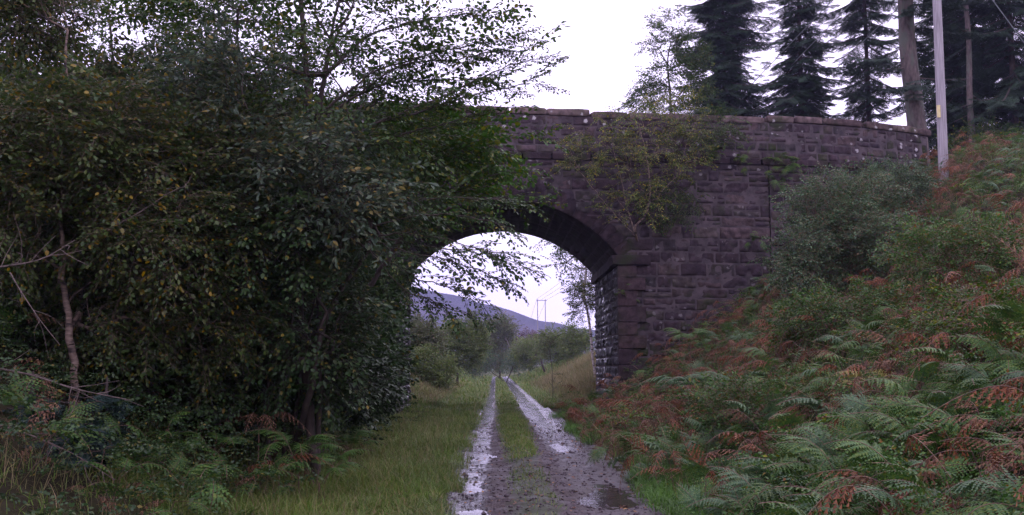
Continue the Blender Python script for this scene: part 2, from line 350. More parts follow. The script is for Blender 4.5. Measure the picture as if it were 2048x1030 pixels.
m, t, o = newmat('puddle_water'); b = t.nodes.new('ShaderNodeBsdfPrincipled'); b.inputs['Base Color'].default_value = (.035, .028, .024, 1)
b.inputs['Specular IOR Level'].default_value = 1.0; co = coords(t); t.links.new(ramp(t, tnoise(t, 3, 3, co), [(.4, g1(.04)), (.6, g1(.18))]), b.inputs['Roughness'])
t.links.new(bump(t, tnoise(t, 9, 3, co), .35, .01), b.inputs['Normal']); t.links.new(b.outputs[0], o.inputs[0]); M_water = m
g = MB(); g.add(*gridmesh(np.array([-.66, -.2, .4, 1, 1.4, 1.86]), np.array(list(range(6, 166, 2))), lambda X, Y: X * 0 + WATER))
g.build('puddle_water', M_water, smooth=True, kind='structure', label='rain water lying in the ruts of the track')
# loose stones on the track
rs = np.random.RandomState(11)
def pebbles(n, mb):
    t8 = np.array([[1, 0, 0], [0, 1, 0], [-1, 0, 0], [0, -1, 0], [0, 0, .7], [0, 0, -.5]]); f8 = np.array([[0, 1, 4], [1, 2, 4], [2, 3, 4], [3, 0, 4], [1, 0, 5], [2, 1, 5], [3, 2, 5], [0, 3, 5]])
    X = rs.uniform(-.65, 1.9, n); Y = 8 + 22 * rs.rand(n) ** 1.6; s = rs.gamma(1.6, .0055, n) + .004
    V = t8[None] * s[:, None, None] * rs.uniform(.6, 1.3, (n, 6, 1)); a = rs.rand(n) * 6.28
    R_ = np.stack([np.cos(a), -np.sin(a), 0 * a, np.sin(a), np.cos(a), 0 * a, 0 * a, 0 * a, 1 + 0 * a], -1).reshape(n, 3, 3)
    V = np.einsum('kij,knj->kni', R_, V) + np.stack([X, Y, track_z(X, Y) + s * .2], -1)[:, None]
    mb.add(V, (f8[None] + (np.arange(n) * 6)[:, None, None]).reshape(-1, 3))
g = MB(); pebbles(5500, g)
g.build('gravel', roughmat('pebble', (.035, .026, .03), (.13, .10, .11), 9, rough=.6, spec=.3), kind='stuff', label='loose wet stones scattered over the track')
# hill
g = MB(); hx = np.linspace(-1500, 900, 140); hy = np.linspace(760, 1700, 60)
rx = np.array([-1500, -700, -300, -150, -80, -20, 10, 55, 90, 160, 300, 900]); rz = np.array([150, 135, 118, 104, 92, 82, 76, 58, 50, 42, 30, 8])
def hillz(X, Y):
    prof = np.interp(X * 1200 / np.maximum(Y, 900), rx, rz); k = ss(760, 1210, Y) ** .8 * (1 - .5 * ss(1210, 1700, Y))
    return prof * k + xyn(X, Y, .012, 5, 5) * 9 * k - 1
V, Fc = gridmesh(hx, hy, hillz); g.add(V, Fc)
m, t, o = newmat('hill_forest'); co = coords(t)
c = ramp(t, tnoise(t, .012, 6, co), [(.38, (.010, .016, .014)), (.50, (.022, .030, .022)), (.58, (.060, .05, .042)), (.7, (.035, .05, .026))])
c = mixc(t, 1.0, c, ramp(t, tnoise(t, .35, 3, co), [(.3, g1(.6)), (.7, g1(1.4))]), 'MULTIPLY')
b = t.nodes.new('ShaderNodeBsdfPrincipled'); t.links.new(c, b.inputs['Base Color']); b.inputs['Roughness'].default_value = 1; b.inputs['Specular IOR Level'].default_value = .05
t.links.new(bump(t, tnoise(t, .2, 4, co), 1, 8), b.inputs['Normal']); t.links.new(b.outputs[0], o.inputs[0])
g.build('hill', m, smooth=True, kind='structure', label='forested hillside fading blue beyond the arch')
# haze
g = MB(); x0, x1, y0, y1, z0, z1 = -1600, 1600, -14, 2300, -4, 175
g.add([[x, y, z] for x in (x0, x1) for y in (y0, y1) for z in (z0, z1)], [[0, 1, 3, 2], [4, 6, 7, 5], [0, 4, 5, 1], [2, 3, 7, 6], [0, 2, 6, 4], [1, 5, 7, 3]])
m, t, o = newmat('haze_air'); pv = t.nodes.new('ShaderNodeVolumePrincipled'); pv.inputs['Color'].default_value = (.60, .60, 1, 1)
pv.inputs['Density'].default_value = .00042; pv.inputs['Anisotropy'].default_value = .3; t.links.new(pv.outputs[0], o.inputs['Volume'])
g.build('haze', m, kind='stuff', label='thin blue haze in the air over the valley')

# ------------------------------------------------------------------ stone bridge
rb = np.random.RandomState(3)
def blocks(mb, rects, mp, res=.10, bulge=.05, keep=None, mat=0, rough=.035, edge=.045):
    """each rect (u0,u1,v0,v1) becomes one rough-faced stone on the surface mp(u,v,d)"""
    for (u0, u1, v0, v1) in rects:
        gp = .011; u0 += gp; u1 -= gp; v0 += gp; v1 -= gp
        if u1 - u0 < .05 or v1 - v0 < .04: continue
        nu = max(3, int((u1 - u0) / res) + 2); nv = max(3, int((v1 - v0) / res) + 2)
        uu = np.concatenate([[u0, u0 + .02], np.linspace(u0 + .05, u1 - .05, nu) if u1 - u0 > .14 else [(u0 + u1) / 2], [u1 - .02, u1]])
        vv = np.concatenate([[v0, v0 + .02], np.linspace(v0 + .05, v1 - .05, nv) if v1 - v0 > .14 else [(v0 + v1) / 2], [v1 - .02, v1]])
        U, W = np.meshgrid(uu, vv)
        ed = np.minimum(np.minimum(U - u0, u1 - U), np.minimum(W - v0, v1 - W))
        off = rb.rand() * 50; hb = bulge * rb.uniform(.3, 1.3)
        d = -.03 + (hb + .03) * (1 - np.exp(-ed / edge)) + rough * fbm(np.stack([U, W, U * 0 + off], -1), 5, 3) * np.clip(ed / .03, 0, 1)
        V = mp(U, W, d); nx = len(uu); ny = len(vv)
        I, J = np.meshgrid(np.arange(nx - 1), np.arange(ny - 1)); a = (J * nx + I).ravel(); Fc = np.stack([a, a + 1, a + nx + 1, a + nx], -1)
        if keep is not None:
            k = keep(U, W).ravel(); Fc = Fc[k[Fc].all(1)]
            if len(Fc) == 0: continue
        mb.add(V.reshape(-1, 3), Fc, mat)
def courses(v0, v1, lo=.3, hi=.46):
    o = [v0]
    while o[-1] < v1 - .5: o.append(o[-1] + rb.uniform(lo, hi))
    o.append(v1) if v1 - o[-1] > .2 else o.__setitem__(-1, v1)
    return list(zip(o[:-1], o[1:]))
def row(u0, u1, lo, hi):
    o = [u0]
    while o[-1] < u1 - hi: o.append(o[-1] + rb.uniform(lo, hi))
    if u1 - o[-1] < lo * .6 and len(o) > 1: o[-1] = u1
    else: o.append(u1)
    return list(zip(o[:-1], o[1:]))
def masonry(spans, v0, v1, lo=.35, hi=1.1, cl=.3, ch=.46, sneck=.3):
    R_ = []
    for (a, b_) in courses(v0, v1, cl, ch):
        for (u0, u1) in spans(a):
            for (p, q) in row(u0, u1, lo, hi):
                if rb.rand() < sneck and b_ - a > .3:
                    mid_ = a + (b_ - a) * rb.uniform(.4, .6)
                    R_ += [(p, q, a, mid_), (p, q, mid_, b_)]
                    if q - p > .7: R_.pop(); s_ = rb.uniform(.35, .65); R_ += [(p, p + (q - p) * s_, mid_, b_), (p + (q - p) * s_, q, mid_, b_)]
                else: R_.append((p, q, a, b_))
    return R_
def fmap(U, W, d):
    e = .01; n = np.stack([(Yf(U + e) - Yf(U - e)) / (2 * e), -np.ones_like(U)], -1); n = n / np.linalg.norm(n, axis=-1, keepdims=True)
    return np.stack([U + n[..., 0] * d, Yf(U) + n[..., 1] * d, W], -1)
def bmap(U, W, d): return np.stack([U, Yb(U) + d, W], -1)
def outside(U, W):
    r = np.hypot(U - XC, W - ZC); return ~(((r < RI + .25) & (W > ZS - .05)) | ((np.abs(U - XC) < HS) & (W <= ZS)))
bridge = thing('stone_bridge', (XC, 30, 0), 'dark red sandstone road bridge with a single segmental arch over the track', 'bridge')
def rbox(mb, c, h, R_=None, rnd=.3, amp=.02, n=6, mat=0, seed=0):
    """a rough, slightly rounded stone: centre c, half sizes h, rotation R_"""
    a = np.linspace(-1, 1, n); U, W = np.meshgrid(a, a); o_ = np.ones_like(U)
    I, J = np.meshgrid(np.arange(n - 1), np.arange(n - 1)); q = (J * n + I).ravel(); q = np.stack([q, q + 1, q + n + 1, q + n], -1)
    h = np.array(h, float); VV = []; FF = []; k = 0
    for ax in range(3):
        for sgn in (-1, 1):
            p = np.stack([U, W, o_ * sgn], -1)[..., [[2, 0, 1], [1, 2, 0], [0, 1, 2]][ax]].reshape(-1, 3); VV.append(p); FF.append((q if sgn > 0 else q[:, ::-1]) + k); k += n * n
    V = np.concatenate(VV); pw = 6
    s_ = (np.abs(V) ** pw).sum(1, keepdims=True) ** (-1 / pw); V = V * (1 - rnd + rnd * s_) * h
    V = V * (1 + amp / h.min() * fbm(V, 3, 3, seed)[:, None])
    if R_ is not None: V = V @ np.asarray(R_).T
    mb.add(V + np.asarray(c), np.concatenate(FF), mat)
BAND = 7.95
def spans_main(XA, XB):
    def f(a):
        if a < ZS - .05: return [(XA, XC - HS), (XC + HS, XB)]
        return [(XA, XB)]
    return f
XW = 8.75
def mk(name, XA, XB, z0, z1, back=False, lo=.35, hi=1.1, cl=.31, ch=.47, mt=None, sneck=.25):
    mb = MB(); mp = bmap if back else fmap
    R_ = masonry(spans_main(XA, XB) if XA < XC < XB else (lambda a: [(XA, XB)]), z0, z1, lo, hi, cl, ch, sneck)
    if not back: R_ = [r for r in R_ if r[3] > ground_z(np.array((r[0] + r[1]) / 2), np.array(float(Yf((r[0] + r[1]) / 2)) - .3)) - .4]
    blocks(mb, R_, mp, keep=outside, res=.08 if not back else .3, bulge=.025, rough=.085, edge=.018)
    # mortar core behind the stones
    xs_ = np.arange(XA, XB + .05, .1); lowz = np.where(np.abs(xs_ - XC) < HS + .001, ZC + np.sqrt(np.maximum((RI + .05) ** 2 - (xs_ - XC) ** 2, 0)), z0)
    lowz = np.maximum(lowz, z0)
    a = mp(xs_, lowz, xs_ * 0 - .002); b_ = mp(xs_, xs_ * 0 + z1, xs_ * 0 - .002); k = len(xs_); i = np.arange(k - 1)
    ok = (lowz[:-1] < z1 - .01)
    V = np.concatenate([a, b_]); mb.add(V, np.stack([i, i + 1, i + 1 + k, i + k], -1)[ok], 1)
    return mb.build(name, [mt or M_stone, M_mortar], bridge)
mk('spandrel_wall', -8, XW, -.2, BAND)
mk('spandrel_wall', -8, XW, -.2, BAND, back=True)
mk('wing_wall', XW + .004, 14.7, 1.5, BAND, lo=.3, hi=.8, cl=.22, ch=.36)['label'] = 'right wing wall of smaller stones curving back into the bank'
mk('wing_wall', -14.5, -8.004, -.2, BAND, lo=.3, hi=.8)['label'] = 'left wing wall curving forward behind the trees'
mk('parapet', -14.5, 14.7, BAND + .2, TOP - .24, lo=.3, hi=.85, cl=.24, ch=.36)
mk('parapet', -14.5, 14.7, BAND + .2, TOP - .24, back=True)
# inner faces and top of the parapets, deck edge
mb = MB()
for fn, s_ in ((Yf, 1), (Yb, -1)):
    xs_ = np.arange(-14.5, 14.71, .3); y_ = fn(xs_) + s_ * .42
    V = np.concatenate([np.stack([xs_, y_, xs_ * 0 + 7.6], -1), np.stack([xs_, y_, xs_ * 0 + TOP - .2], -1)]); k = len(xs_); i = np.arange(k - 1)
    mb.add(V, np.stack([i, i + 1, i + 1 + k, i + k], -1))
for xe in (-14.5, 14.7):
    for fn, s_ in ((Yf, 1), (Yb, -1)):
        y0_ = float(fn(xe)); mb.add([[xe, y0_, 0], [xe, y0_ + s_ * .42, 0], [xe, y0_ + s_ * .42, TOP - .2], [xe, y0_, TOP - .2]], [[0, 1, 2, 3]])
mb.build('parapet_lining', M_dark, bridge)
# string course and coping stones
mb = MB(); x = -14.5; k = 0
while x < 14.6:
    L = rb.uniform(.8, 1.3); x2 = min(x + L, 14.7); c = (x + x2) / 2; p = fmap(np.array(c), np.array(BAND + .1), np.array(-.02))
    a = math.atan2(float(Yf(x2) - Yf(x)), x2 - x); R_ = [[math.cos(a), -math.sin(a), 0], [math.sin(a), math.cos(a), 0], [0, 0, 1]]
    rbox(mb, p, ((x2 - x) / 2 - .008, .11, .097), R_, seed=k, amp=.012); x = x2; k += 1
mb.build('string_course', M_dark, bridge)
for fn, s_ in ((Yf, 1), (Yb, -1)):
    mb = MB(); x = -14.55
    while x < 14.7:
        L = rb.uniform(.9, 1.5); x2 = min(x + L, 14.85)
        if x2 - x < .3: break
        c = (x + x2) / 2; a = math.atan2(float(fn(x2) - fn(x)), x2 - x); R_ = [[math.cos(a), -math.sin(a), 0], [math.sin(a), math.cos(a), 0], [0, 0, 1]]
        dz = rb.uniform(-.012, .012) - (.05 if 2.5 < x < 8.5 else 0)
        rbox(mb, (c, float(fn(c)) + s_ * .19, TOP - .125 + dz), ((x2 - x) / 2 - .006, .26, .115), R_, rnd=.75, seed=k, amp=.02, n=8); x = x2; k += 1
    mb.build('coping', M_coping, bridge)
# arch ring (voussoirs), both faces
A0 = math.asin(HS / RI)
def ring(fn, s_, name):
    mb = MB(); nv = 25; es = np.linspace(-A0 - .02, A0 + .02, nv + 1)
    def mp(U, W, d): return np.stack([XC + W * np.sin(U), fn(XC + W * np.sin(U)) - s_ * d, ZC + W * np.cos(U)], -1)
    for i in range(nv):
        lo, hi = RI - .01, RI + (.62 if i % 2 else .54)
        u0, u1 = es[i] + .002, es[i + 1] - .002
        U, W = np.meshgrid(np.linspace(u0, u1, 6), np.linspace(lo, hi, 8)); ed = np.minimum(np.minimum(U - u0, u1 - U) * RI, np.minimum(W - lo, hi - W))
        d = .005 + .025 * (1 - np.exp(-ed / .03)) + .045 * fbm(np.stack([U * 5, W, U * 0 + i], -1), 4, 3) * np.clip(ed / .03, 0, 1)
        I, J = np.meshgrid(np.arange(5), np.arange(7)); q = (J * 6 + I).ravel(); mb.add(mp(U, W, d).reshape(-1, 3), np.stack([q, q + 1, q + 7, q + 6], -1))
        for (p0_, p1_) in (((u0, lo), (u1, lo)), ((u1, lo), (u1, hi)), ((u1, hi), (u0, hi)), ((u0, hi), (u0, lo))):   # edges of the stone
            uu = np.array([p0_[0], p1_[0]]); ww = np.array([p0_[1], p1_[1]])
            a_ = mp(uu, ww, np.array([.02, .02])); b_ = mp(uu, ww, np.array([-.3, -.3])); mb.add(np.concatenate([a_, b_]), [[0, 1, 3, 2]])
    return mb.build(name, M_dark, bridge)
ring(Yf, 1, 'arch_ring'); ring(Yb, -1, 'arch_ring')
# vault
mb = MB()
def vmap(U, W, d):
    r = RI - d; X = XC + r * np.sin(W / RI); yy = Yf(X) + .05 + U * (Yb(X) - Yf(X) - .1)
    return np.stack([X, yy, ZC + r * np.cos(W / RI)], -1)
R_ = []
for (a, b_) in zip(np.linspace(-A0, A0, 24)[:-1] * RI, np.linspace(-A0, A0, 24)[1:] * RI):
    for (p, q) in row(0, 1, .1, .2): R_.append((p, q, a, b_))
for (p, q, a, b_) in R_:
    gp = .001; U, W = np.meshgrid(np.linspace(p + gp, q - gp, 7), np.linspace(a + .006, b_ - .006, 6)); ed = np.minimum(np.minimum(U - p, q - U) * 7, np.minimum(W - a, b_ - W))
    d = -.02 + rb.uniform(.03, .06) * (1 - np.exp(-ed / .03)) + .025 * fbm(np.stack([U * 7, W, U], -1), 4, 3)
    I, J = np.meshgrid(np.arange(6), np.arange(5)); k = (J * 7 + I).ravel(); mb.add(vmap(U, W, d).reshape(-1, 3), np.stack([k, k + 1, k + 8, k + 7], -1))
U, W = np.meshgrid(np.linspace(-.02, 1.02, 8), np.linspace(-A0, A0, 30) * RI); I, J = np.meshgrid(np.arange(7), np.arange(29)); k = (J * 8 + I).ravel()
mb.add(vmap(U, W, U * 0 - .005).reshape(-1, 3), np.stack([k, k + 1, k + 9, k + 8], -1), 1)
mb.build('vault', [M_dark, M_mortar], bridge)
# abutment faces inside the arch, wet and rock faced
for s_, nm in ((1, 'right'), (-1, 'left')):
    mb = MB()
    def amp_(U, W, d, s_=s_):
        X = XC + s_ * (HS - d); yy = Yf(X) + U; return np.stack([X + 0 * U, yy, W], -1)
    blocks(mb, masonry(lambda a: [(0.02, 7.18)], -.2, ZS - .28, .35, .9, .28, .42, .35), amp_, bulge=.04, rough=.13, res=.07, edge=.025)
    mb.add(amp_(np.array([0, 7.2, 7.2, 0]), np.array([-.3, -.3, ZS, ZS]), np.zeros(4)), [[0, 1, 2, 3]], 1)
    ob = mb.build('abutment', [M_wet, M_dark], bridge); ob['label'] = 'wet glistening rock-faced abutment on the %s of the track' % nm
    mb = MB(); x_ = XC + s_ * (HS - .02); y = float(Yf(x_)) - .14; k = 0; yb_ = float(Yb(x_)) + .1
    while y < yb_ - .1:
        y2 = min(y + rb.uniform(.7, 1.1), yb_)
        wx = .14 if k else .62
        cx = x_ if k else x_ + s_ * .42
        rbox(mb, (cx, (y + y2) / 2, ZS - .13), (wx, (y2 - y) / 2 - .006, .15), seed=k + 40, amp=.02, rnd=.25); y = y2; k += 1
    mb.build('impost', M_dark, bridge)
    mb = MB(); z = -.2; k = 0
    while z < ZS - .35:       # corner quoins
        z2 = min(z + rb.uniform(.38, .5), ZS - .29); wx = .44 if k % 2 else .3
        rbox(mb, (XC + s_ * (HS + wx - .03), float(Yf(XC + s_ * HS)) + .215, (z + z2) / 2), (wx, .27, (z2 - z) / 2 - .008), seed=k + 70, amp=.015, rnd=.2); z = z2; k += 1
    mb.build('quoin_column', M_quoin, bridge)
mb = MB(); xs_ = np.arange(-16, 22, .5); a = np.stack([xs_, Yf(xs_) + .45, xs_ * 0 + 8.05], -1); b_ = np.stack([xs_, Yb(xs_) - .45, xs_ * 0 + 8.05], -1)
k = len(xs_); i = np.arange(k - 1); mb.add(np.concatenate([a, b_]), np.stack([i, i + 1, i + 1 + k, i + k], -1))
mb.build('road', roughmat('asphalt', (.04, .04, .04), (.06, .06, .06), 8), kind='structure', label='narrow road carried over the bridge')

# ------------------------------------------------------------------ foliage engine
LEAF = np.array([[0, 0, 0], [.28, .24, .05], [.68, .22, .03], [1, 0, -.10], [.68, -.22, .03], [.28, -.24, .05]])
LEAF4 = np.array([[0, 0, 0], [.42, .30, .05], [1, 0, -.08], [.42, -.30, .05]])
def leaf_verts(pos, d, n, size, asp=1.0, simple=False):
    T = (LEAF4 if simple else LEAF) * np.array([1, asp, 1]); M = frames(d, n)
    V = np.einsum('kij,nj->kni', M, T) * np.asarray(size)[:, None, None] + np.asarray(pos)[:, None]
    K = len(V); nv = len(T)
    f = np.array([[0, 5, 4, 3], [0, 3, 2, 1]]) if not simple else np.array([[0, 3, 2], [0, 2, 1]])
    return V.reshape(-1, 3), (f[None] + (np.arange(K) * nv)[:, None, None]).reshape(-1, f.shape[1])
def spray(seed, L=.8, nside=7, leaf=.075, gap=.055, droop=.18, jit=.35, asp=1.0, simple=False, ang=50):
    r = np.random.RandomState(seed); pos = []; dr = []; nm = []; e0 = []; e1 = []
    def along(p0, p1, d, g0):
        L_ = np.linalg.norm(p1 - p0); k = max(2, int(L_ / gap)); sd_ = 1; side = N(np.cross([0, 0, 1.], d))
        for i in range(k + 1):
            tt = (g0 + (1 - g0) * i / k); p = p0 + (p1 - p0) * tt; a = math.radians(r.uniform(30, 65)) if i < k else 0
            v = N(d * math.cos(a) + side * sd_ * math.sin(a) + np.array([0, 0, r.uniform(-.45, .1)])); pos.append(p + r.normal(0, .006, 3)); dr.append(v)
            nm.append(N(np.array([0, 0, 1.]) + r.normal(0, jit, 3))); sd_ = -sd_
    pts = [np.array([L * q, r.normal(0, .02) * L + .10 * L * math.sin(q * 2 + seed), -droop * L * q * q + r.normal(0, .01)]) for q in np.linspace(0, 1, 6)]
    for a, b_ in zip(pts[:-1], pts[1:]): e0.append(a); e1.append(b_)
    s_ = 1 if r.rand() > .5 else -1
    for i in range(nside):
        q = .12 + .8 * i / max(1, nside - 1); j = min(4, int(q * 5)); p = pts[j] + (pts[j + 1] - pts[j]) * (q * 5 - j); d = N(pts[j + 1] - pts[j])
        a = math.radians(ang + r.uniform(-12, 12)); d2 = N(d * math.cos(a) + np.array([0, s_ * math.sin(a), r.uniform(-.25, .12)])); l2 = L * .5 * (1.05 - .75 * q) * r.uniform(.7, 1.2)
        p2 = p + d2 * l2; e0.append(p); e1.append(p2); along(p, p2, d2, .15); s_ = -s_
    along(pts[3], pts[5], N(pts[5] - pts[3]), 0)
    pos = np.array(pos); K = len(pos); sz = leaf * r.uniform(.65, 1.2, K)
    V, f = leaf_verts(pos, np.array(dr), np.array(nm), sz, asp, simple)
    return V, f, np.array(e0), np.array(e1)
def conspray(seed, L=.7, n=9, needle=.045, gap=.035, droop=.1, hang=.25):
    r = np.random.RandomState(seed); V = []; Fc = []; k = 0; e0 = []; e1 = []
    tw = [(np.zeros(3), np.array([L, 0, -droop * L]))]
    for i in range(n):
        q = .08 + .85 * i / n
        for s_ in (-1, 1):
            p = np.array([L * q, 0, -droop * L * q]); l2 = (L * .45 * (1 - q) + .07) * r.uniform(.7, 1.2)
            tw.append((p, p + l2 * N(np.array([.65, s_ * .75, -hang * r.uniform(.3, 1.6)]))))
    for a, b_ in tw:
        e0.append(a); e1.append(b_); L_ = np.linalg.norm(b_ - a); m_ = max(2, int(L_ / gap)); d = N(b_ - a); side = N(np.cross([0, 0, 1.], d)); up = np.cross(d, side)
        for j in range(m_ + 1):
            p = a + (b_ - a) * j / m_
            for s_ in (-1, 1):
                an = r.uniform(-.5, .9); v = d * .6 + s_ * side * math.cos(an) + up * math.sin(an); tip = p + N(v) * needle * r.uniform(.7, 1.3)
                V += [p - d * gap * .45, p + d * gap * .45, tip]; Fc.append([k, k + 1, k + 2]); k += 3
    return np.array(V), np.array(Fc), np.array(e0), np.array(e1)
def put(mbl, mbt, var, pos, d, up, sc_, tr=.0035):
    """lay copies of a spray: leaves into mbl, twigs into mbt"""
    V, f, e0, e1 = var; K = len(pos)
    if K == 0: return
    M = frames(d, up) * np.asarray(sc_)[:, None, None]
    VV = np.einsum('kij,nj->kni', M, V) + pos[:, None]
    mbl.add(VV.reshape(-1, 3), (f[None] + (np.arange(K) * len(V))[:, None, None]).reshape(-1, f.shape[1]))
    if mbt is not None:
        a = (np.einsum('kij,nj->kni', M, e0) + pos[:, None]).reshape(-1, 3); b_ = (np.einsum('kij,nj->kni', M, e1) + pos[:, None]).reshape(-1, 3)
        mbt.add(*frustums(a, b_, tr, tr * .5, 3))
SP = {
 'elm': [spray(s, .75, 9, .070, .050) for s in range(5)],
 'hazel': [spray(s + 20, .6, 7, .072, .056, asp=1.25, droop=.3) for s in range(4)],
 'small': [spray(s + 40, .5, 7, .048, .036, asp=1.15, droop=.35, jit=.6) for s in range(4)],
 'sallow': [spray(s + 60, .55, 6, .075, .055, asp=.85, droop=.2, jit=.6) for s in range(4)],
 'bush': [spray(s + 80, .4, 7, .042, .026, asp=1.0, droop=.1, jit=.7, simple=True) for s in range(4)],
 'far': [spray(s + 100, .8, 6, .10, .085, asp=1.2, jit=.7, simple=True) for s in range(4)],
 'con': [conspray(s + 120, .7, 8, .075, .045) for s in range(3)],
 'ivy': [spray(s + 140, .45, 6, .06, .045, asp=1.7, droop=.3, jit=.5) for s in range(3)],
}
def pix_ell(x, y, d, rx_, ry_, rd):
    return (P(x, y, d), np.array([rx_ * d / F, rd, ry_ * d / F]))
def tree(name, label, cat, base, stems, ells, n, sp, leafm, barkm, group=None, seed=0, r_tip=.006, scale=(.8, 1.3), limbs=(), rmax=.2, shell=.5, ground=True, droop=.15, pexp=.42, crown='crown', trunk='trunk', per=2, along=.5, limbscale=(.6, .95), limbper=1):
    r = np.random.RandomState(seed + 1000); base = np.array(base, float)
    if ground: base[2] = float(gz(base[0], base[1])) - .1
    nodes = []; par = []; lim = []
    def addpath(pts, parent):
        for p in pts: nodes.append(np.array(p)); par.append(parent); parent = len(nodes) - 1
        return parent
    root = addpath([base], -1); tipids = []
    for st in stems:
        pts = smoothpath(np.array([base] + [np.array(s_) for s_ in st]), 6)[1:]
        pts = pts + r.normal(0, .012, pts.shape); addpath(pts, root)
    for lm in limbs:     # polylines that leave the nearest point of a stem
        pts = smoothpath(np.array(lm), 6); A = np.array(nodes); j = int(np.argmin(((A - pts[0]) ** 2).sum(1)))
        k0 = len(nodes); last = addpath(pts + r.normal(0, .01, pts.shape), j); lim += list(range(k0 + 3, last, 2)) + [last]
    att = []
    tot = sum(float(np.prod(e[1]) ** .67) for e in ells) or 1
    for c, rad in ells:
        m_ = int(n * float(np.prod(rad) ** .67) / tot); v = N(r.normal(0, 1, (m_, 3))); u = r.rand(m_) ** (1 / 3.) ; u = u * (1 - shell) + shell * (1 - .3 * r.rand(m_))
        att.append(c + v * rad * u[:, None])
    att = np.concatenate(att) if att else np.zeros((0, 3)); A0_ = np.array(nodes)
    if len(att):
        g_ = gz(att[:, 0], att[:, 1]); att = att[att[:, 2] > g_ + .15]
        if ground: att = att[~((att[:, 1] > Yf(att[:, 0]) - .15) & (base[1] < 28) & (att[:, 2] < TOP + .3))]
        dd = np.array([((A0_ - a) ** 2).sum(1).min() for a in att]); att = att[np.argsort(dd)]
    for a in att:
        A = np.array(nodes); dv = a - A; dist = np.linalg.norm(dv, axis=1); cost = dist + .55 * np.clip(A[:, 2] - a[2] + .2, 0, None)
        j = int(np.argmin(cost)); p = nodes[j]; L_ = dist[j]; k = max(1, min(5, int(L_ / .35)))
        if L_ < .05: continue
        ctl = (p + a) / 2 + np.array([0, 0, .12 * L_]) + r.normal(0, .06 * L_, 3); tt = np.linspace(0, 1, k + 1)[1:, None]
        tipids.append(addpath((1 - tt) ** 2 * p + 2 * tt * (1 - tt) * ctl + tt ** 2 * a, j))
    A = np.array(nodes); par = np.array(par); K = len(A); cnt = np.zeros(K); cnt[tipids] = 1; cnt[lim] = .6
    for i in range(K - 1, 0, -1):
        if par[i] >= 0: cnt[par[i]] += cnt[i]
    rad = np.minimum(r_tip * np.maximum(cnt, 1) ** pexp, rmax); rad = np.maximum(rad, r_tip * .8)
    t_ = thing(name, base, label, cat, group)
    mbt = MB(); e = np.arange(1, K); pr = par[e]
    big = rad[e] > .03
    for msk, nn in ((big, 8), (~big, 4)):
        if msk.any():
            ee = e[msk]; rp = np.where(cnt[par[ee]] > cnt[ee] * 1.6, rad[ee] * 1.12, rad[par[ee]]); mbt.add(*frustums(A[par[ee]], A[ee] + (A[ee] - A[par[ee]]) * .04, rp, rad[ee], nn))
    mbl = MB(); tip = np.array(tipids)
    d = A[tip] - A[par[tip]]; d = N(d); out_ = A[tip] - A.mean(0); out_[:, 2] *= .2; d = N(d * .6 + N(out_) * .5 + r.normal(0, .35, d.shape) + np.array([0, 0, -droop])); up = N(np.array([0, 0, 1.]) + r.normal(0, .25, d.shape))
    PT = A[tip]; mids = np.array([i for i in range(1, K) if rad[i] < r_tip * 3.2 and r.rand() < along], int)
    PT = np.concatenate([PT] * per + ([A[mids]] if len(mids) else [])); dm = N(A[mids] - A[par[mids]]) if len(mids) else np.zeros((0, 3)); k_ = len(tip)
    d = np.concatenate([d] + [N(d + r.normal(0, .6, d.shape)) for _ in range(per - 1)] + ([N(dm + r.normal(0, .6, dm.shape))] if len(mids) else []))
    s_ = r.uniform(*scale, len(PT))
    if lim:
        li = np.array(lim); dl = N(A[li] - A[par[li]]); dl = np.concatenate([N(dl + r.normal(0, .35, dl.shape) * np.array([1, 1, .5])) for _ in range(limbper)]); PT = np.concatenate([PT] + [A[li]] * limbper); d = np.concatenate([d, dl]); s_ = np.concatenate([s_, r.uniform(*limbscale, len(dl))])
    up = N(np.array([0, 0, 1.]) + r.normal(0, .25, d.shape)); vi = r.randint(0, len(SP[sp]), len(PT))
    for q in range(len(SP[sp])):
        k = vi == q; put(mbl, mbt, SP[sp][q], PT[k], d[k], up[k], s_[k], tr=.0024)
    mbt.build(trunk, barkm, t_, smooth=True); mbl.build(crown, leafm, t_)
    return t_
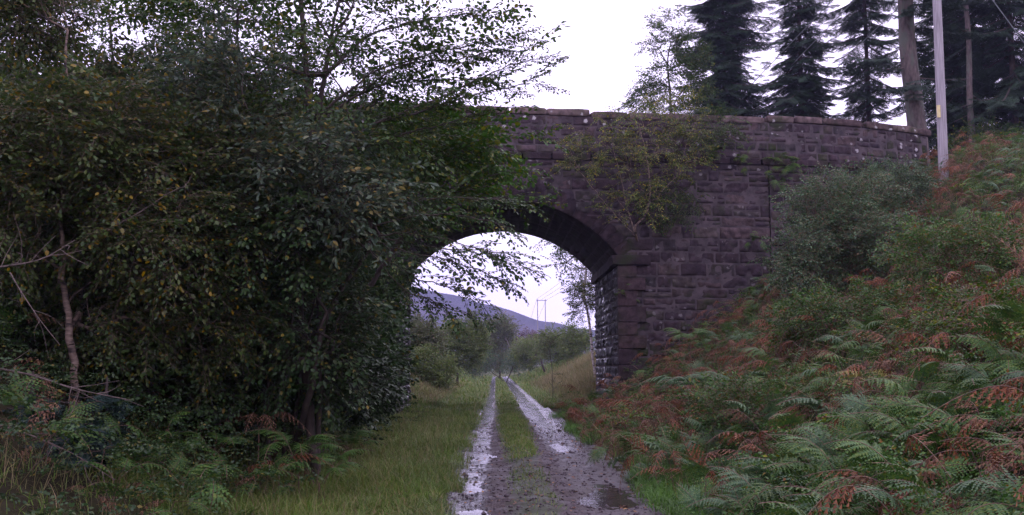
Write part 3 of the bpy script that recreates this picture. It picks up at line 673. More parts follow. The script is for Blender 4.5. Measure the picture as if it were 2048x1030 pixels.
def spruce(name, label, x, y, H, R_, seed, leafm=None, barkm=None, low=.06, tr=.16, base=None, dens=1.0, sway=.0, group=None, start=None, gapz=.34):
    r = np.random.RandomState(seed + 50); z0_ = float(gz(np.array(x), np.array(y))) - .1 if base is None else base
    t_ = thing(name, (x, y, z0_), label, 'conifer', group); mbt = MB(); mbl = MB()
    zz = np.linspace(0, H, 14); ph = r.rand() * 6
    cx = lambda z: np.stack([x + sway * np.sin(z * .4 + ph), y + sway * np.cos(z * .3 + ph), z0_ + z], -1)
    mbt.add(*tube(cx(zz), tr * (1 - zz / H) ** .8 + .01, 10)); z = H * low if start is None else start
    E0 = []; E1 = []; ER = []; PP = []; DD = []; UU = []; SS = []
    while z < H - .15:
        q = (z - H * low) / (H * (1 - low)); nb = max(3, int(5 * dens)) ; Lb = R_ * (1 - q) ** .85 * r.uniform(.55, 1.15) + .12; a0 = r.rand() * 6.28
        for i in range(nb):
            a = a0 + i * 6.283 / nb + r.uniform(-.3, .3); L_ = Lb * r.uniform(.45, 1.2); dj = r.uniform(-.12, .25)
            if r.rand() < .12: continue
            o_ = np.array([math.cos(a), math.sin(a), 0]); p = cx(np.array(z + r.uniform(-.1, .1)))
            k = max(3, int(L_ / .3)); dr_ = .2 + .3 * (1 - q) + dj; pts = [p + o_ * L_ * u + np.array([0, 0, L_ * (-dr_ * u + .22 * u * u * u)]) for u in np.linspace(0, 1, k + 1)]
            for j in range(k):
                E0.append(pts[j]); E1.append(pts[j + 1]); ER.append(.006 + .012 * (1 - j / k) * L_)
                d = N(pts[j + 1] - pts[j]); sd_ = np.array([-o_[1], o_[0], 0])
                if j >= (1 if L_ > .8 else 0) :
                    for s_ in ((-1, 1) if j < k - 1 else (0,)):
                        PP.append(pts[j] if s_ else pts[j]); DD.append(N(d * .55 + sd_ * s_ * .75 + np.array([0, 0, r.uniform(-.5, -.1)]) if s_ else d + np.array([0, 0, -.1]))); UU.append([0, 0, 1.]); SS.append(r.uniform(.6, 1.1) * (.55 + .45 * (1 - j / k)) * min(1, .45 + L_ * .35) * (1 + .35 * (H > 5)))
        z += gapz * r.uniform(.7, 1.3) / dens ** .5
    mbt.add(*frustums(E0, E1, np.array(ER), np.array(ER) * .8, 4)); PP = np.array(PP); DD = np.array(DD); UU = np.array(UU) + r.normal(0, .2, PP.shape); SS = np.array(SS); vi = r.randint(0, 3, len(PP))
    for q in range(3): put(mbl, None, SP['con'][q], PP[vi == q], DD[vi == q], UU[vi == q], SS[vi == q])
    mbt.build('trunk', barkm or M_bark, t_, smooth=True); mbl.build('crown', leafm or M_spruce, t_); return t_

# ------------------------------------------------------------------ ferns
def frond(seed, L=1.0, n=15, m_=6, curl=.5, stem=.35, wid=.34, tw=0.0):
    """bracken frond: rachis along +x rising then arching, toothed pinnae"""
    r = np.random.RandomState(seed); V = []; Fc = []; k = 0; x = np.linspace(0, 1, n + 6); pts = np.stack([L * x * (1 - .12 * curl * x), .05 * L * np.sin(x * 3 + seed), L * (.32 * np.sin(x * 1.9) * 1 - curl * x ** 2.4 * .75)], -1)
    E0, E1 = pts[:-1], pts[1:]
    for i in range(n):
        q = stem + (1 - stem) * (i / (n - .3)); p = np.array([np.interp(q, x, pts[:, c]) for c in range(3)]); p2 = np.array([np.interp(min(1, q + .03), x, pts[:, c]) for c in range(3)]); d = N(p2 - p)
        qq = (q - stem) / (1 - stem); Lp = L * wid * (1 - qq) ** .8 * (.75 + .6 * min(1, qq * 4)) * .8 + .015
        for s_ in (-1, 1):
            side = N(np.cross([0, 0, 1.], d)) * s_; pd = N(side + d * .45 + np.array([0, 0, r.uniform(-.35, .15) - tw * r.rand()])); l_ = Lp * r.uniform(.8, 1.1); up = N(np.cross(d, pd) * s_)
            mm = max(3, int(m_ * (l_ / (L * wid * .8)) + 2)); pe = np.cross(up, pd)
            for j in range(mm):
                a = j / mm; w_ = l_ / mm; h = l_ * .20 * (1 - a * .85); c0 = p + pd * l_ * a - np.array([0, 0, l_ * .3 * a * a]); c1 = p + pd * l_ * (a + .92 / mm) - np.array([0, 0, l_ * .3 * (a + 1 / mm) ** 2])
                for t2 in (-1, 1):
                    tip = (c0 + c1) / 2 + pe * h * t2 + pd * w_ * .35 - np.array([0, 0, h * (.25 + tw * r.rand())]); V += [c0, c1, tip]; Fc.append([k, k + 1, k + 2]); k += 3
    return np.array(V), np.array(Fc), np.array(E0), np.array(E1)
FR = {'hi': [frond(s, 1, 15, 7, curl=.45 + .1 * s) for s in range(4)], 'lo': [frond(s + 9, 1, 11, 4, curl=.5 + .12 * s) for s in range(5)],
      'dead': [frond(s + 19, .9, 9, 4, curl=.9 + .15 * s, wid=.26, tw=1.2) for s in range(5)]}
_fm = {}
def setfronds(t_, vs, m_, pos, d, r, L_):
    vi = r.randint(0, len(FR[vs]), len(pos)); up = np.tile([0, 0, 1.], (len(pos), 1)) + r.normal(0, .12, (len(pos), 3)); M = frames(d, up)
    for i in range(len(pos)):
        key = (vs, int(vi[i]), m_.name)
        if key not in _fm:
            V, f, e0, e1 = FR[vs][vi[i]]; mb = MB(); mb.add(V, f); mb.add(*frustums(e0, e1, .006, .004, 3), 1); o = mb.build('frond', [m_, M_stem]); _fm[key] = o.data
        else: o = bpy.data.objects.new('frond', _fm[key]); COL.objects.link(o)
        o.parent = t_; o.matrix_local = Matrix.Translation(Vector((pos[i] - np.array(t_.location)).tolist())) @ (Matrix((M[i] * L_[i]).tolist()).to_4x4())
def fronds(mb, mbs, vars_, X, Y, L_, r, hgt=.35, lean=None, stem_r=.004):
    K = len(X); z = gz(X, Y); a = r.rand(K) * 6.283 if lean is None else lean + r.normal(0, 1.5, K)
    b0 = np.stack([X, Y, z - .05], -1); h = hgt * r.uniform(.3, 1.3, K) * L_; o_ = np.stack([np.cos(a), np.sin(a), 0 * a], -1)
    top = b0 + np.stack([o_[:, 0] * h * .35, o_[:, 1] * h * .35, h], -1); d = N(o_ + np.stack([0 * a, 0 * a, r.uniform(-.5, 1.1, K)], -1)); up = np.stack([0 * a, 0 * a, 1 + 0 * a], -1) + r.normal(0, .4, (K, 3)); vi = r.randint(0, len(vars_), K)
    for q in range(len(vars_)):
        k = vi == q; put(mb, mbs, vars_[q], top[k], d[k], up[k], L_[k], tr=stem_r)
    mbs.add(*frustums(b0, top, stem_r * 1.3, stem_r, 3))
def scatter(r, n, x0, x1, y0, y1, dens=None):
    X = r.uniform(x0, x1, n); Y = r.uniform(y0, y1, n)
    if dens is not None: k = r.rand(n) < dens(X, Y); X, Y = X[k], Y[k]
    k = ~((X > -.7) & (X < 1.85) & (Y < 160)); X, Y = X[k], Y[k]
    k = ~((Y > Yf(X) - .1) & (Y < Yb(X) + .1)); return X[k], Y[k]
def inview(X, Y, m=.06): return (np.abs(X / np.maximum(Y, .1) - .016) < .52 + m)
def blades(mb, X, Y, L_, r, w=.006, bend=.5, z=None, lean=None):
    K = len(X); z = gz(X, Y) if z is None else z; a = r.rand(K) * 6.283 if lean is None else lean + r.normal(0, 1.0, K); o_ = np.stack([np.cos(a), np.sin(a)], -1); b = a + 1.5708 + r.normal(0, .5, K); s_ = np.stack([np.cos(b), np.sin(b)], -1)
    bd = bend * r.uniform(.2, 1.5, K); V = np.zeros((K, 7, 3))
    for i, (tt, ww) in enumerate(((0, 1), (.4, .9), (.75, .6))):
        cx = o_ * (L_ * bd * tt ** 2)[:, None]; cz = L_ * (tt - .35 * bd * tt ** 2 * 1.2)
        for j, sg in enumerate((-1, 1)):
            V[:, i * 2 + j, 0] = X + cx[:, 0] + s_[:, 0] * sg * w * ww * .5; V[:, i * 2 + j, 1] = Y + cx[:, 1] + s_[:, 1] * sg * w * ww * .5; V[:, i * 2 + j, 2] = z - .02 + cz
    cx = o_ * (L_ * bd)[:, None]; V[:, 6, 0] = X + cx[:, 0]; V[:, 6, 1] = Y + cx[:, 1]; V[:, 6, 2] = z - .02 + L_ * (1 - .42 * bd)
    off = (np.arange(K) * 7)[:, None, None]
    n0 = mb.n; mb.v.append(V.reshape(-1, 3).astype(np.float32)); mb.n += K * 7
    mb.f.append(((np.array([[0, 1, 3, 2], [2, 3, 5, 4]])[None] + off).reshape(-1, 4).astype(np.int32) + n0, 0)); mb.f.append(((np.array([[4, 5, 6]])[None] + off).reshape(-1, 3).astype(np.int32) + n0, 0))

exec_parts = True
#PLANTS
# ------------------------------------------------------------------ left trees
def pp(d, *xy): return [P(x, y, d) for x, y in xy]
tree('wych_elm', 'tall elm with slender twin stems and long leafy boughs reaching right above the bridge', 'tree', P(640, 880, 13.2),
     [pp(13, (600, 620), (610, 400), (618, 240), (605, 60), (590, -120)), pp(13.2, (640, 600), (640, 400), (640, 230), (665, 60), (700, -100))],
     [pix_ell(560, 40, 13, 230, 110, 1.3), pix_ell(600, 230, 13, 170, 130, 1.2), pix_ell(730, 120, 12.8, 90, 80, .6), pix_ell(700, 300, 12.5, 140, 90, .8), pix_ell(770, 20, 12.8, 90, 40, .4), pix_ell(520, -100, 13, 350, 80, 1.5)],
     280, 'elm', M_elm, M_bark, seed=1, per=1, along=.35, limbscale=(.35, .7), limbper=2, limbs=[pp(12.6, (640, 230), (740, 150), (850, 112), (940, 90), (1030, 74)), pp(12.2, (640, 300), (780, 235), (880, 195), (970, 152), (1065, 118)),
     pp(12.2, (700, 260), (830, 225), (940, 192), (1060, 166)), pp(12.8, (650, 150), (740, 70), (850, 40), (935, 26)), pp(12.4, (700, 200), (800, 130), (900, 120), (1000, 100)), pp(12.5, (650, 230), (760, 170), (850, 160), (950, 160)), pp(12.5, (640, 320), (780, 275), (860, 255), (930, 235))])
tree('hazel', 'broad hazel with rounded leaves hanging low across the left side of the arch', 'tree', P(570, 900, 14),
     [pp(13, (600, 760), (640, 560), (700, 440)), pp(13, (560, 760), (520, 560), (480, 440)), pp(12.6, (620, 780), (660, 620), (760, 470))],
     [pix_ell(620, 450, 12, 110, 90, .9), pix_ell(520, 480, 12, 140, 130, 1), pix_ell(630, 620, 12.6, 90, 110, .8), pix_ell(780, 400, 12, 70, 35, .5), pix_ell(540, 720, 13, 170, 90, 1)],
     560, 'hazel', M_hazel, M_bark, seed=2, rmax=.05, scale=(.6, 1.0), along=.2, r_tip=.004, limbs=[pp(11.5, (740, 440), (830, 400), (920, 395), (1000, 400)), pp(11.2, (760, 470), (830, 470), (930, 490), (1040, 530)), pp(11.2, (740, 480), (820, 505), (910, 525), (1010, 560)),
     pp(11.6, (740, 500), (800, 545), (880, 570), (970, 600)), pp(11.4, (740, 500), (800, 570), (860, 600), (930, 625)), pp(11.4, (740, 470), (840, 490), (920, 500), (1000, 505)), pp(11.3, (750, 450), (850, 430), (930, 430), (1010, 450))], limbscale=(.45, .75), limbper=2)
tree('hazel', 'bright green hazel bough in front of the spandrel above the arch', 'tree', P(640, 860, 16),
     [pp(15.5, (680, 700), (760, 540), (850, 420), (900, 350))],
     [pix_ell(850, 310, 14, 110, 60, .6), pix_ell(940, 295, 14, 60, 30, .4), pix_ell(880, 365, 14, 80, 40, .5)], 90, 'hazel', M_bright, M_bark, seed=3,
     limbs=[pp(14, (850, 400), (900, 330), (990, 285), (1070, 270)), pp(14, (850, 420), (910, 375), (990, 350), (1060, 345)), pp(14, (850, 420), (920, 400), (1000, 395), (1060, 405))])
tree('sallow_bush', 'grey-green sallow with paler leaves between the elm stems and the hazel', 'shrub', P(540, 900, 13),
     [pp(12.4, (540, 700), (590, 450), (600, 300))], [pix_ell(600, 330, 11.5, 90, 80, .6), pix_ell(420, 200, 12, 150, 110, .8), pix_ell(700, 400, 11.3, 80, 50, .4)], 150, 'sallow', M_willow, M_bark, seed=4, rmax=.035, r_tip=.003)
tree('birch', 'slender brown-barked birch with small yellowing leaves by the left edge', 'tree', P(152, 800, 11),
     [pp(11, (150, 760), (138, 660), (126, 560), (124, 430), (118, 300), (135, 120), (120, -60))],
     [pix_ell(180, 300, 11.2, 190, 120, 1), pix_ell(330, 470, 11.5, 160, 110, .9), pix_ell(60, 420, 11, 110, 120, .8), pix_ell(380, 330, 12, 170, 90, .8), pix_ell(250, 620, 11.8, 120, 80, .7), pix_ell(80, 30, 11.5, 100, 60, .6), pix_ell(400, 640, 12, 90, 70, .6)],
     800, 'small', M_birch, M_barkb, seed=5, r_tip=.003, pexp=.4, per=3, scale=(.8, 1.4))
tree('birch', 'tangled birch with browning leaves spreading over the middle of the left bank', 'tree', P(330, 860, 14),
     [pp(14, (340, 650), (370, 430), (350, 250), (300, 60)), pp(14, (300, 650), (250, 430), (220, 200), (200, 0))],
     [pix_ell(300, 260, 14, 240, 120, 1.3), pix_ell(450, 420, 14, 170, 130, 1.2), pix_ell(150, 520, 14, 180, 140, 1.2)], 560, 'small', M_oldleaf, M_bark, seed=6, scale=(1, 1.7), per=3, r_tip=.003)
tree('alder', 'dark leafy alder filling the slope behind the left birches', 'tree', P(180, 820, 17), [pp(17, (180, 600), (170, 350), (180, 150)), pp(17, (80, 600), (40, 350), (20, 200))],
     [pix_ell(150, 350, 17, 260, 130, 1.5), pix_ell(100, 560, 17, 220, 160, 1.5), pix_ell(360, 560, 17, 200, 180, 1.5)], 650, 'hazel', M_elm, M_bark, seed=7, scale=(1.2, 1.9))
tree('ash', 'dark tree standing close to the left wing wall', 'tree', P(500, 800, 20), [pp(20, (510, 600), (500, 400), (490, 230)), pp(20, (620, 640), (650, 500), (680, 350))],
     [pix_ell(480, 330, 20, 240, 150, 1.6), pix_ell(540, 560, 20, 180, 190, 1.6), pix_ell(690, 470, 22, 90, 190, 1.2), pix_ell(690, 690, 22, 70, 110, 1.2)], 520, 'hazel', M_hazel, M_bark, seed=8, scale=(1.3, 2.1))
tree('ash', 'tall thin-crowned tree whose top shows sky at the upper left', 'tree', P(250, 700, 23), [pp(23, (240, 400), (230, 150), (210, -60)), pp(23, (330, 400), (400, 150), (430, -60))],
     [pix_ell(230, 60, 23, 250, 120, 2), pix_ell(480, 90, 23, 180, 90, 1.8), pix_ell(30, 160, 22, 120, 80, 1.5)], 420, 'far', M_elm, M_bark, seed=9, scale=(.7, 1.2), per=1)
tree('holly_bush', 'dark evergreen bush against the left abutment', 'shrub', P(740, 850, 24), [pp(24, (740, 760), (730, 640))],
     [pix_ell(700, 700, 24, 75, 110, 1.2), pix_ell(745, 600, 26, 45, 120, 1)], 260, 'hazel', M_ivy, M_bark, seed=10, scale=(1, 1.6))
tree('elder_bush', 'low dark bush in the hollow below the hazel', 'shrub', P(620, 860, 14.5), [pp(14.5, (620, 760), (610, 700))], [pix_ell(600, 730, 14.5, 160, 90, 1), pix_ell(700, 740, 17, 60, 90, .8)], 260, 'hazel', M_ivy, M_bark, seed=14, scale=(.8, 1.2), r_tip=.004)
tree('bramble_bush', 'dark tangled bramble heap under the left birches', 'shrub', P(330, 880, 12.5), [pp(12.5, (330, 780), (300, 720)), pp(12.5, (200, 800), (130, 720))], [pix_ell(330, 740, 12.6, 190, 90, .9), pix_ell(100, 700, 12.4, 160, 120, .9)], 420, 'hazel', M_ivy, M_bark, seed=15, scale=(.6, 1.0), r_tip=.003)
tree('blackthorn', 'dim bush showing small dull leaves between the birch trunk and the hazel', 'shrub', P(400, 880, 13), [pp(13, (400, 700), (420, 560)), pp(13, (300, 700), (240, 600))], [pix_ell(400, 580, 13.2, 170, 120, .9), pix_ell(220, 600, 13.2, 160, 110, .9)], 420, 'small', M_oldleaf, M_bark, seed=16, scale=(.9, 1.5), per=3, r_tip=.003)
for k, (x_, y_, lb) in enumerate([(-8.8, 5.0, 'unseen hazel added beside the viewer, left of the view, to shade the left bank'), (-12, 8.5, 'unseen hazel added farther up the bank, left of the view, as a second shade tree')]):  # trees outside the view, added to cast shade on the lower left bank
    zb_ = float(gz(np.array(x_), np.array(y_))); tree('hazel', lb, 'tree', (x_, y_, 0), [[(x_ + .2, y_, zb_ + 2.5), (x_ - .2, y_ + .2, zb_ + 5.5)]], [(np.array([x_, y_, zb_ + 4.2]), np.array([2.9, 3.2, 3.2]))], 260, 'hazel', M_elm, M_bark, seed=90 + k, scale=(1.3, 2.0), r_tip=.006)
# ivy on the left pier
def ivy(label, pts, n, seed, sc_=(.7, 1.2), m_=None, cat='ivy', nm='ivy', sp='ivy'):
    r = np.random.RandomState(seed); pts = np.array(pts); K = len(pts)
    t_ = thing(nm, pts[0], label, cat); mbl = MB(); mbt = MB(); i = r.randint(0, K, n); p = pts[i] + r.normal(0, .22, (n, 3)); p[:, 1] = np.minimum(p[:, 1], Yf(p[:, 0]) - .05 - r.rand(n) * .15)
    d = N(r.normal(0, 1, (n, 3)) * np.array([1, .25, 1]) + np.array([0, -.35, -.5])); up = N(np.array([0, -1., .5]) + r.normal(0, .3, (n, 3))); vi = r.randint(0, len(SP[sp]), n); s_ = r.uniform(*sc_, n)
    for q in range(len(SP[sp])): k = vi == q; put(mbl, mbt, SP[sp][q], p[k], d[k], up[k], s_[k])
    mbt.build('stem', M_bark, t_); mbl.build('leaves', m_ or M_ivy, t_); return t_
ivy('dark ivy sheet covering the left pier beside the arch', [(x, Yf(x) - .1, z) for x in np.arange(-7.6, -3.3, .35) for z in np.arange(.6, 8, .4) if not (x > -3.6 and z > 5.5)], 600, 21)
ivy('ivy and moss trailing over the crown of the left half of the parapet', [(x, Yf(x) - .1, z) for x in np.arange(-7.5, -.5, .35) for z in np.arange(8.2, 9.8, .4)], 260, 22, m_=M_elm)
# birch sapling rooted on the impost, sprays over the wall
bs = P(1275, 482, 30.2)
tree('birch_sapling', 'yellow-leaved birch sapling rooted in the masonry above the right springing stone', 'sapling', bs,
     [pp(29.9, (1262, 462), (1240, 440), (1205, 400), (1165, 350), (1140, 300)), pp(29.7, (1270, 455), (1290, 430), (1300, 380), (1290, 300), (1270, 220)), pp(29.7, (1268, 460), (1256, 420), (1235, 330), (1215, 250))],
     [pix_ell(1265, 260, 29.3, 85, 55, .5), pix_ell(1310, 330, 29.3, 75, 70, .5), pix_ell(1270, 400, 29.4, 70, 40, .4), pix_ell(1180, 300, 29.4, 60, 55, .4), pix_ell(1370, 290, 29.4, 45, 60, .4), pix_ell(1340, 220, 29.4, 70, 35, .4)],
     230, 'small', M_birchy, M_barkb, seed=11, ground=False, r_tip=.0035, pexp=.42, scale=(.8, 1.3), per=1, along=.5)
tree('rowan_sapling', 'dull green sapling leaning out from the parapet right of the birch', 'sapling', P(1350, 330, 31) , [pp(30.3, (1360, 290), (1400, 250), (1440, 235))],
     [pix_ell(1410, 255, 30, 75, 35, .4), pix_ell(1340, 400, 30, 60, 45, .3)], 110, 'small', M_elm, M_bark, seed=12, ground=False, r_tip=.004, scale=(.9, 1.3), per=1)
tree('rowan', 'thin open-crowned tree rising behind the parapet left of the spruces', 'tree', (P(1345, 320, 41)[0], 41, 3), [pp(41, (1340, 210), (1335, 130), (1345, 60))],
     [pix_ell(1340, 70, 41, 40, 38, .8), pix_ell(1350, 170, 41, 65, 50, 1), pix_ell(1290, 195, 41, 40, 22, .6), pix_ell(1375, 130, 41, 30, 50, .7)], 130, 'far', M_elm, M_bark, seed=13, r_tip=.008, scale=(.6, 1.0), per=5, limbs=[pp(41, (1335, 130), (1315, 95), (1290, 90))])
# tufts on the wall
def tuft(label, p, n, L_, m_, seed, cat='fern'):
    r = np.random.RandomState(seed); t_ = thing('wall_fern', p, label, cat); mb = MB(); mbs = MB(); vs = FR['lo']; K = n
    K = min(K, 14); pos = p + r.normal(0, .16, (K, 3)) * np.array([1, .05, .8]); d = N(r.normal(0, .6, (K, 3)) + np.array([0, -.8, .2])); setfronds(t_, 'lo', m_, pos, d, r, 1.35 * L_ * r.uniform(.6, 1.2, K))
for k, (x, y, n, s_, lb) in enumerate([(1552, 335, 26, .5, 'green fern tuft on the wall at the top of the wing wall joint'), (1556, 372, 16, .4, 'small fern tuft half way down the wing wall joint'),
        (1482, 322, 14, .35, 'mossy fern tuft under the white lichen on the wall'), (1582, 340, 14, .4, 'fern tuft just right of the biggest wall fern'), (1425, 318, 18, .4, 'fern tuft beside the birch sapling on the wall'),
        (1510, 478, 12, .3, 'low mossy tuft on the wall near the broom bush'), (1248, 590, 8, .25, 'tiny fern tuft on the corner quoins')]):
    X0 = P(x, y, 30.8); yy = float(Yf(X0[0])) - .08; tuft(lb, P(x, y, yy), n, s_, M_fern if k % 2 else M_bright, 200 + k)
# ------------------------------------------------------------------ conifers and pole on the right
def PX(x, d): return P(x, 400, d)[0]
spruce('spruce', 'dense dark spruce nearest the gap of sky, leftmost of the conifers', PX(1455, 50), 50, 32, 4.6, 1, base=2.5, dens=1.45)
spruce('spruce', 'second spruce from the left, narrower and ragged, behind the parapet', PX(1610, 48), 48, 28, 5.0, 2, base=2.5, dens=1.2)
spruce('spruce', 'drooping spruce showing between the second spruce and the bare pine trunk', PX(1745, 50), 50, 30, 5.4, 3, base=3, dens=.8)
spruce('spruce', 'spruce with long drooping boughs right behind the utility pole', PX(1925, 44), 44, 26, 5.2, 4, low=.2, base=5, dens=1.0)
spruce('spruce', 'dark spruce at the right edge of the conifers', PX(2040, 42), 42, 26, 4.6, 5, low=.15, base=6, dens=.9)
def pine(label, x, d, zb, rad, H, lo, seed, lean=0., n=26, R_=2.6):
    r = np.random.RandomState(seed); X0 = PX(x, d); t_ = thing('pine', (X0, d, zb), label, 'conifer'); mbt = MB(); mbl = MB(); z = np.linspace(0, H, 16)
    c = np.stack([X0 + lean * z + .05 * np.sin(z), d + .04 * np.cos(z), zb + z], -1); rr = rad * (1 - .6 * z / H) * (1 + .25 * np.exp(-z * 2)); mbt.add(*tube(c, rr, 14)); PPs = []; DD = []; SS = []
    for i in range(n):
        zz = lo + (H - lo) * i / n; p = np.array([np.interp(zz, z, c[:, k]) for k in range(3)]); a = r.rand() * 6.28; L_ = R_ * r.uniform(.5, 1.1) * (1 - .5 * i / n); o_ = np.array([math.cos(a), math.sin(a), 0.]); k = max(3, int(L_ / .3)); pts = [p + o_ * L_ * u + np.array([0, 0, L_ * (-.35 * u + .15 * u * u)]) for u in np.linspace(0, 1, k + 1)]
        mbt.add(*frustums(pts[:-1], pts[1:], .03, .015, 5))
        dead = zz < lo + 2.5
        for j in range(1, k + 1):
            if dead and r.rand() < .6: continue
            for s_ in (-1, 1): PPs.append(pts[j]); DD.append(N(o_ + np.array([-o_[1], o_[0], 0]) * s_ * .8 + np.array([0, 0, -.3]))); SS.append(r.uniform(.7, 1.2))
    PPs = np.array(PPs); DD = np.array(DD); SS = np.array(SS); vi = r.randint(0, 3, len(PPs))
    for q in range(3): k = vi == q; put(mbl, None, SP['con'][q], PPs[k], DD[k], np.tile([0, 0, 1.], (k.sum(), 1)) + r.normal(0, .2, (k.sum(), 3)), SS[k])
    mbt.build('trunk', M_barkp, t_, smooth=True); mbl.build('crown', M_pine, t_)
pine('thick bare grey pine trunk at the right end of the parapet', 1842, 34.5, 8.0, .36, 16, 2.8, 1, lean=-.035, n=34, R_=3)
pine('thin straight pine trunk right of the utility pole', 1952, 41, 7.5, .16, 15, 3.5, 2)
pine('slender pine trunk farthest to the right of the utility pole', 2012, 44, 7, .14, 15, 3, 3, lean=.03)
pine('thin pine trunk half hidden behind the utility pole', 1905, 47, 7, .15, 15, 3, 4, lean=.01)
tree('understorey_shrub', 'scrubby shrub under the conifers at the crest of the right bank', 'shrub', (PX(1975, 40), 40, 8), [pp(40, (1975, 290), (1975, 240))], [pix_ell(1970, 290, 40, 75, 35, 1.2)], 70, 'far', M_elm, M_bark, seed=31, scale=(.7, 1.1), r_tip=.01)
Z0 = float(gz(np.array(PX(1890, 28.5)), np.array(28.5))); xp = PX(1890, 28.5)
pl = thing('utility_pole', (xp, 28.5, Z0), 'weathered wooden utility pole on the right bank with a small yellow plate', 'utility pole')
mb = MB(); zz = np.linspace(-.5, 9.5, 12); mb.add(*tube(np.stack([xp + .010 * zz, 28.5 + 0 * zz, Z0 + zz], -1), (.145 - .004 * zz), 16)); mb.build('pole', M_pole, pl, smooth=True)
mb = MB(); hp = P(1880, 222, 28.35)[2]; rbox(mb, (xp - .115, 28.38, hp), (.05, .015, .19), rnd=.1, amp=.001, n=4); rbox(mb, (xp - .115, 28.36, hp + .12), (.012, .012, .012), n=4); mb.build('warning_plate', M_plate, pl)
mb = MB(); a = np.array([xp + .09, 28.5, Z0 + 9.0]); 
for sg in (-1, 1): rbox(mb, (xp + .09, 28.5 + sg * .19, Z0 + 8.9), (.9, .05, .07), rnd=.1, amp=.002)
for dx in (-.8, 0, .8):
    mb.add(*tube(np.array([[xp + .09 + dx, 28.5, Z0 + 8.95], [xp + .09 + dx, 28.5, Z0 + 9.05], [xp + .09 + dx, 28.5, Z0 + 9.2]]), [.05, .07, .03], 8))
mb.build('crossarm', M_pole, pl)
mb = MB(); q0 = P(1985, 0, 28.5); q1 = P(2048, 85, 28.5); dv = (q1 - q0); pts = np.array([q0 - dv * 3, q1 + dv * 3.2]); 
mb.add(*frustums(pts[:1], pts[1:], .014, .014, 5)); mb.build('stay_wire', M_wire, pl)
# overhead line: far pole pairs and the wires
def hpole(label, px_, d, ztop, sep, th=.14):
    c = P(px_, 640, d); zb = float(gz(np.array(c[0]), np.array(float(d)))); t_ = thing('pole_pair', (c[0], d, zb), label, 'utility pole', 'pole pairs of the overhead line')
    for sg in (-1, 1):
        mb = MB(); zz = np.linspace(-.3, ztop - zb, 4); mb.add(*tube(np.stack([c[0] + sg * sep / 2 + 0 * zz, d + 0 * zz, zb + zz], -1), th - .02 * zz / zz[-1], 8)); mb.build('pole', M_pole, t_, smooth=True)
    mb = MB(); rbox(mb, (c[0], d - th, ztop - .25), (sep / 2 + .25, .05, .06), rnd=.1, amp=.002); mb.build('crossarm', M_pole, t_); return c[0]
z1_ = P(1080, 598, 165)[2]; xa = hpole('nearer wooden pole pair seen through the arch above the right hedge', 1083, 165, z1_, 1.3, .085)
z2_ = P(1050, 655, 330)[2]; xb = hpole('smaller farther wooden pole pair in front of the blue hill', 1051, 330, z2_, 1.25, .12)
xn = [P(1665, 0, 62), P(1672, 44, 62), P(1695, 118, 62)]
for k, (ax, ay, bx_, by_, lb) in enumerate([(1465, 210, 1665, 0, 'uppermost overhead wire crossing in front of the spruces'), (1507, 208, 1690, 20, 'middle overhead wire crossing in front of the spruces'), (1587, 214, 1760, 50, 'lowest overhead wire crossing in front of the spruces')]):
    d0 = 43; a = P(ax, ay, 55 - k); b_ = P(bx_, by_, 42 - k); end = np.array([xa + (k - 1) * .9, 165, z1_ - .1]); dv = b_ - a; st_ = b_ + dv * .8
    pts = np.array([st_, b_, a, a + (end - a) * .35 - np.array([0, 0, 1.2]), a + (end - a) * .7 - np.array([0, 0, .9]), end]); q = smoothpath(pts, 10); mb = MB(); mb.add(*tube(q, [.02] * len(q), 5)); o_ = mb.build('overhead_wire', M_wire, label=lb, cat='wire', group='overhead wires')
for k in range(2):
    p0_ = np.array([xa + (k - .5) * 1.6, 165, z1_ - .15]); p1_ = np.array([xb + (k - .5) * 1.6, 330, z2_ - .15]); q = smoothpath([p0_, (p0_ + p1_) / 2 - np.array([0, 0, 2]), p1_], 10); mb = MB(); mb.add(*tube(q, [.02] * len(q), 5))
    mb.build('overhead_wire', M_wire, label=('left' if k == 0 else 'right') + ' one of the two thin far wires between the pole pairs', cat='wire', group='far overhead wires')

# ------------------------------------------------------------------ beyond the arch
tree('sallow_bush', 'large rounded olive bush left of the track beyond the arch', 'shrub', P(915, 745, 72), [pp(72, (915, 690), (925, 660))], [pix_ell(915, 690, 72, 55, 45, 2.2), pix_ell(935, 665, 72, 28, 25, 1.2)], 300, 'far', M_far, M_bark, seed=41, scale=(.8, 1.3), r_tip=.008, per=4)
tree('birch', 'upright tree standing over the far end of the track', 'tree', P(1000, 730, 120), [pp(120, (1000, 680), (1002, 655))], [pix_ell(990, 690, 120, 24, 45, 2), pix_ell(1008, 665, 120, 18, 24, 1.5)], 220, 'far', M_far2, M_bark, seed=42, scale=(1.2, 2), r_tip=.01, per=4)
tree('gorse_bush', 'green bush low on the left bank beyond the arch', 'shrub', P(880, 770, 52), [pp(52, (880, 735), (885, 715))], [pix_ell(872, 748, 52, 28, 18, 1.3), pix_ell(848, 720, 52, 20, 14, 1)], 120, 'far', M_far, M_bark, seed=43, scale=(.7, 1.2), per=4, r_tip=.006)
tree('alder', 'dark green tree at the left of the track just through the arch', 'tree', P(838, 760, 55), [pp(55, (835, 700), (840, 640))], [pix_ell(838, 680, 55, 32, 36, 1.3)], 170, 'far', M_far2, M_bark, seed=44, scale=(.7, 1.2), per=4, r_tip=.006)
